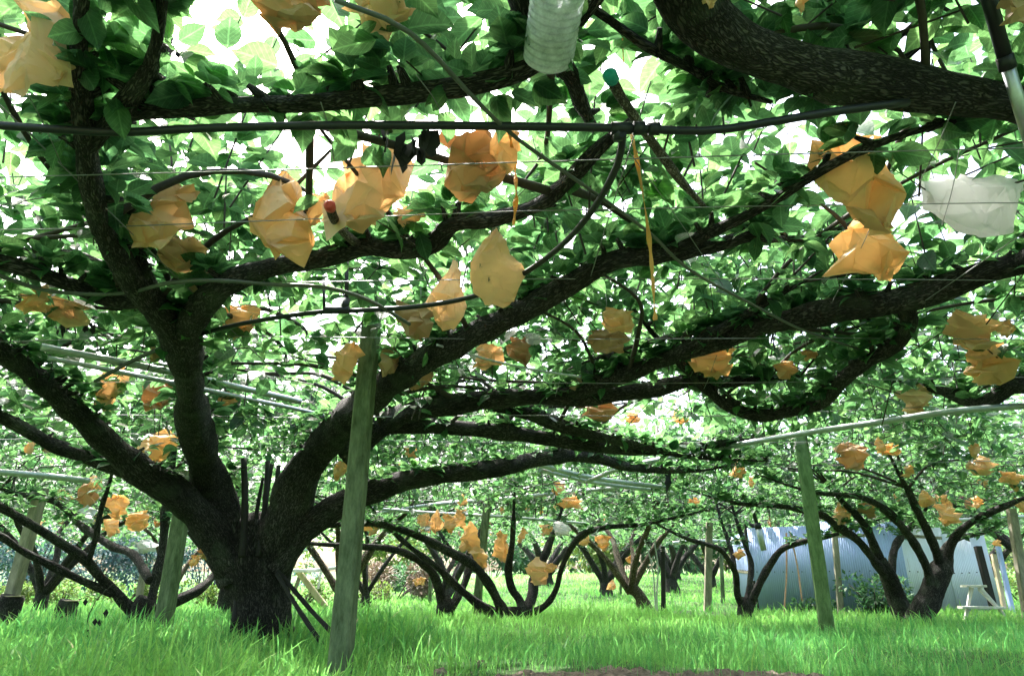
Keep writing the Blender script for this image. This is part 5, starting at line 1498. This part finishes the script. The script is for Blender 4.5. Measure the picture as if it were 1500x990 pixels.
yl = ['at the left edge', 'left of the forked tree', 'behind the forked tree', 'by the short pale stake', 'under the sunlit plank', 'beside the tall mossy post']
for i, px in enumerate((20, 95, 180, 318, 440, 530)):
    shrub(px, 13.5 + 0.5 * (i % 3), 1.5, 0.50, 'yellowbush', 'low sunlit yellow green weeds ' + yl[i], 1300, 80 + i, 'weeds', 'weed_clump', 0.06, 'low sunlit weeds at left')
shrub(575, 17.0, 2.2, 0.75, 'brush', 'heap of dry brown brush behind the slender young tree', 2600, 91, 'brush heap', 'brush_heap', 0.10)
shrub(625, 18.5, 2.0, 0.8, 'bush', 'green bush right of the dry brush heap', 1800, 92, lz=0.08)
shrub(1280, 11.0, 0.85, 0.55, 'bush', 'leafy nettles growing against the metal fence', 800, 93, 'weeds', 'weed_clump', 0.08)
shrub(1330, 10.8, 0.6, 0.25, 'bush', 'low green weeds at the foot of the leaning sunlit tree', 400, 94, 'weeds', 'weed_clump', 0.07)
shrub(1190, 11.6, 0.8, 0.22, 'bush', 'low green weeds along the left half of the metal fence', 400, 95, 'weeds', 'weed_clump', 0.07)
shrub(1500, 15.0, 2.0, 1.2, 'yellowbush', 'sunlit yellowish bush behind the leaning poles at right', 1600, 96, lz=0.08)
bl = ['above the brush heap', 'between the forked trees', 'behind the many limbed tree', 'left end of the grass slope', 'head of the grass slope', 'right side of the grass slope', 'behind the mottled trunk', 'behind the thin dark post', 'behind the weathered post', 'left of the metal fence', 'beyond the fence, left', 'beyond the fence, middle', 'beyond the fence, right', 'far right edge', 'beyond the hedge, far left', 'beyond the hedge, left', 'beyond the hedge by the huge trunk']
for i, px in enumerate((560, 640, 720, 800, 860, 920, 975, 1020, 1070, 1130, 1200, 1290, 1390, 1500, 30, 200, 400)):
    Y = 32 + (i * 37 % 7)
    shrub(px, Y, 4.2, 3.2 + 0.9 * math.sin(i * 1.7), 'bush' if i % 4 else 'yellowbush', 'distant leafy tree, ' + bl[i], 2200, 120 + i, 'tree', 'background_tree', 0.26, 'background trees beyond the orchard')
# pink blossom plant at right
rt = shrub(1420, 12.2, 1.2, 0.9, 'bush', 'flowering shrub with pink blossoms seen between the right hand limbs', 700, 140, 'flowering shrub', 'flowering_shrub', 0.08, base_lift=1.25)
mb = MB(); r_ = random.Random(5)
for k in range(16):
    c_ = at(1418 + r_.uniform(-26, 34), 713 + r_.uniform(-14, 18), 11.7)
    for j in range(6):
        a = j * 1.05; u = np.array([math.cos(a), -0.35, math.sin(a)]) * 0.05; w_ = np.array([-math.sin(a), 0, math.cos(a)]) * 0.022
        mb.add([c_, c_ + u * .6 + w_, c_ + u, c_ + u * .6 - w_], [(0, 1, 2, 3)])
mb.build('blossoms', M['petal'], rt)

# dark weed with withered leaves at left
P = [at(122, 905, 5.2), at(135, 870, 5.2), at(158, 848, 5.2)]
root = empty('withered_weed', at(140, 930, 5.2)); tag(root, 'thin weed with withered black leaves in the grass at left', 'weed')
mb = MB(); mb.tube([at(125, 935, 5.2), at(130, 900, 5.2), at(140, 880, 5.2), at(165, 855, 5.2)], 0.003, 5, 0, 0.05); mb.build('stem', M['twig'], root)
for (a, b, s_) in ((125, 881, 7), (139, 910, 7), (146, 911, 7), (155, 897, 8), (128, 926, 7)):
    c_ = at(a, b, 5.15); k = s_ * 3.2 / F; mb = MB()
    mb.add([c_ + [0, 0, k], c_ + [k * .6, 0.01, 0], c_ + [k * .2, 0, -k * 1.3], c_ + [-k * .6, -0.01, -k * .1], c_ + [0, 0.03, 0]], [(0, 1, 4), (1, 2, 4), (2, 3, 4), (3, 0, 4), (3, 2, 1, 0)])
    mb.build('leaf', M['dead_leaf'], root, smooth=False)

# ------------------------------------------------------------------ grass
def grass():
    r = np.random.default_rng(3)
    def zone(n, y0, y1, wmin, hmul, p=1.0):
        u = r.random(n)
        y = y0 * (y1 / y0) ** u if p == 1 else y0 + (y1 - y0) * u
        x = r.uniform(-1, 1, n) * (0.80 * y + 1.0)
        keep = soil_edge(x, y) < r.normal(0.0, 0.22, n)
        x, y = x[keep], y[keep]
        n = len(x)
        tuft = np.clip(0.5 + 0.5 * fnoise(x, y, 3.0, 21) + 0.3 * fnoise(x, y, 9, 22), 0, 1.4)
        left = 1 - sstep(-0.9, -0.3, x) * 1.0
        h = hmul * (0.055 + 0.06 * tuft) * r.uniform(0.5, 1.5, n) * (1 + 0.25 * left * (y < 6.5))
        wide = np.where(r.random(n) < 0.08 + 0.1 * left, 2.3, 1.0)
        h = h * np.where(wide > 1, 1.5, 1)
        w = np.maximum(wmin, 0.0008 * y) * r.uniform(0.7, 1.5, n) * wide * (1 + 0.5 * left * (y < 6))
        return x, y, h, w
    A = [zone(60000, 2.2, 5.0, 0.0032, 1.0), zone(70000, 5.0, 11, 0.005, 1.05), zone(60000, 11, 34, 0.009, 1.1)]
    x, y, h, w = [np.concatenate([a[k] for a in A]) for k in range(4)]
    n = len(x)
    z = gz(x, y) - 0.01
    az_ = r.uniform(0, 6.28, n); bend = r.uniform(0.1, 1.1, n) ** 1.3
    dx, dy = np.cos(az_), np.sin(az_)
    fa = r.uniform(0, 6.28, n); sx, sy = np.cos(fa), np.sin(fa)
    V = np.zeros((n, 7, 3)); lv = np.array([0, 0.4, 0.75, 1.0]); wd = np.array([1, 0.85, 0.55])
    uv = np.zeros((n, 7, 3))
    yel = np.clip(fnoise(x, y, 0.9, 31) * 0.28 + 0.40 + 0.30 * sstep(5, 11, y) + 0.12 * fnoise(x, y, 4.0, 33), 0, 1)  # yellower with distance: the sunlit look of far grass put into the colour
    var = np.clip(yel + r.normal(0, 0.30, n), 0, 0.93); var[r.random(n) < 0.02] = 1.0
    for i, t in enumerate(lv):
        hx = bend * h * t ** 2 * 0.8; hz = h * (t - 0.28 * bend * t ** 2)
        c = np.column_stack([x + dx * hx, y + dy * hx, z + hz])
        if i < 3:
            o = np.column_stack([sx, sy, np.zeros(n)]) * (w * wd[i] / 2)[:, None]
            V[:, i * 2] = c - o; V[:, i * 2 + 1] = c + o
            uv[:, i * 2, 0] = -0.6; uv[:, i * 2 + 1, 0] = 0.6; uv[:, i * 2:i * 2 + 2, 1] = t
        else:
            V[:, 6] = c; uv[:, 6, 1] = 1
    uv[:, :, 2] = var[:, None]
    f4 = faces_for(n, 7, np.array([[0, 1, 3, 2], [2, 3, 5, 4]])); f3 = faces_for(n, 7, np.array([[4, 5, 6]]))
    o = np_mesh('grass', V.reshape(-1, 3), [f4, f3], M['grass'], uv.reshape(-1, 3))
    tag(o, 'bright green uncut grass covering the orchard floor', 'grass', kind='stuff')
grass()

# clods on the bare path
for (px, py, w, Y, lab) in ((645, 985, 22, 3.7, 'round clod of earth at the edge of the bare path'), (705, 968, 18, 3.95, 'small pale clod of earth behind the round one')):
    p = at(px, py, Y); p[2] = float(gz(p[0], p[1])) + 0.015; mb = MB(); rr_ = w / 2 * depth(p) / F
    V = []; Fc = []
    for i in range(9):
        th = math.pi * i / 8
        for j in range(12):
            a = 2 * math.pi * j / 12; q = Vector((math.sin(th) * math.cos(a), math.sin(th) * math.sin(a), math.cos(th) * 0.75))
            k = rr_ * (1 + 0.35 * noise.noise(q * 2 + Vector((px, 0, 0))))
            V.append(p + np.array(q) * k)
    for i in range(8):
        for j in range(12):
            j2 = (j + 1) % 12; Fc.append((i * 12 + j, i * 12 + j2, (i + 1) * 12 + j2, (i + 1) * 12 + j))
    mb.add(V, Fc); o = mb.build('earth_clod', M['soil'], loc=p); tag(o, lab, 'clod')
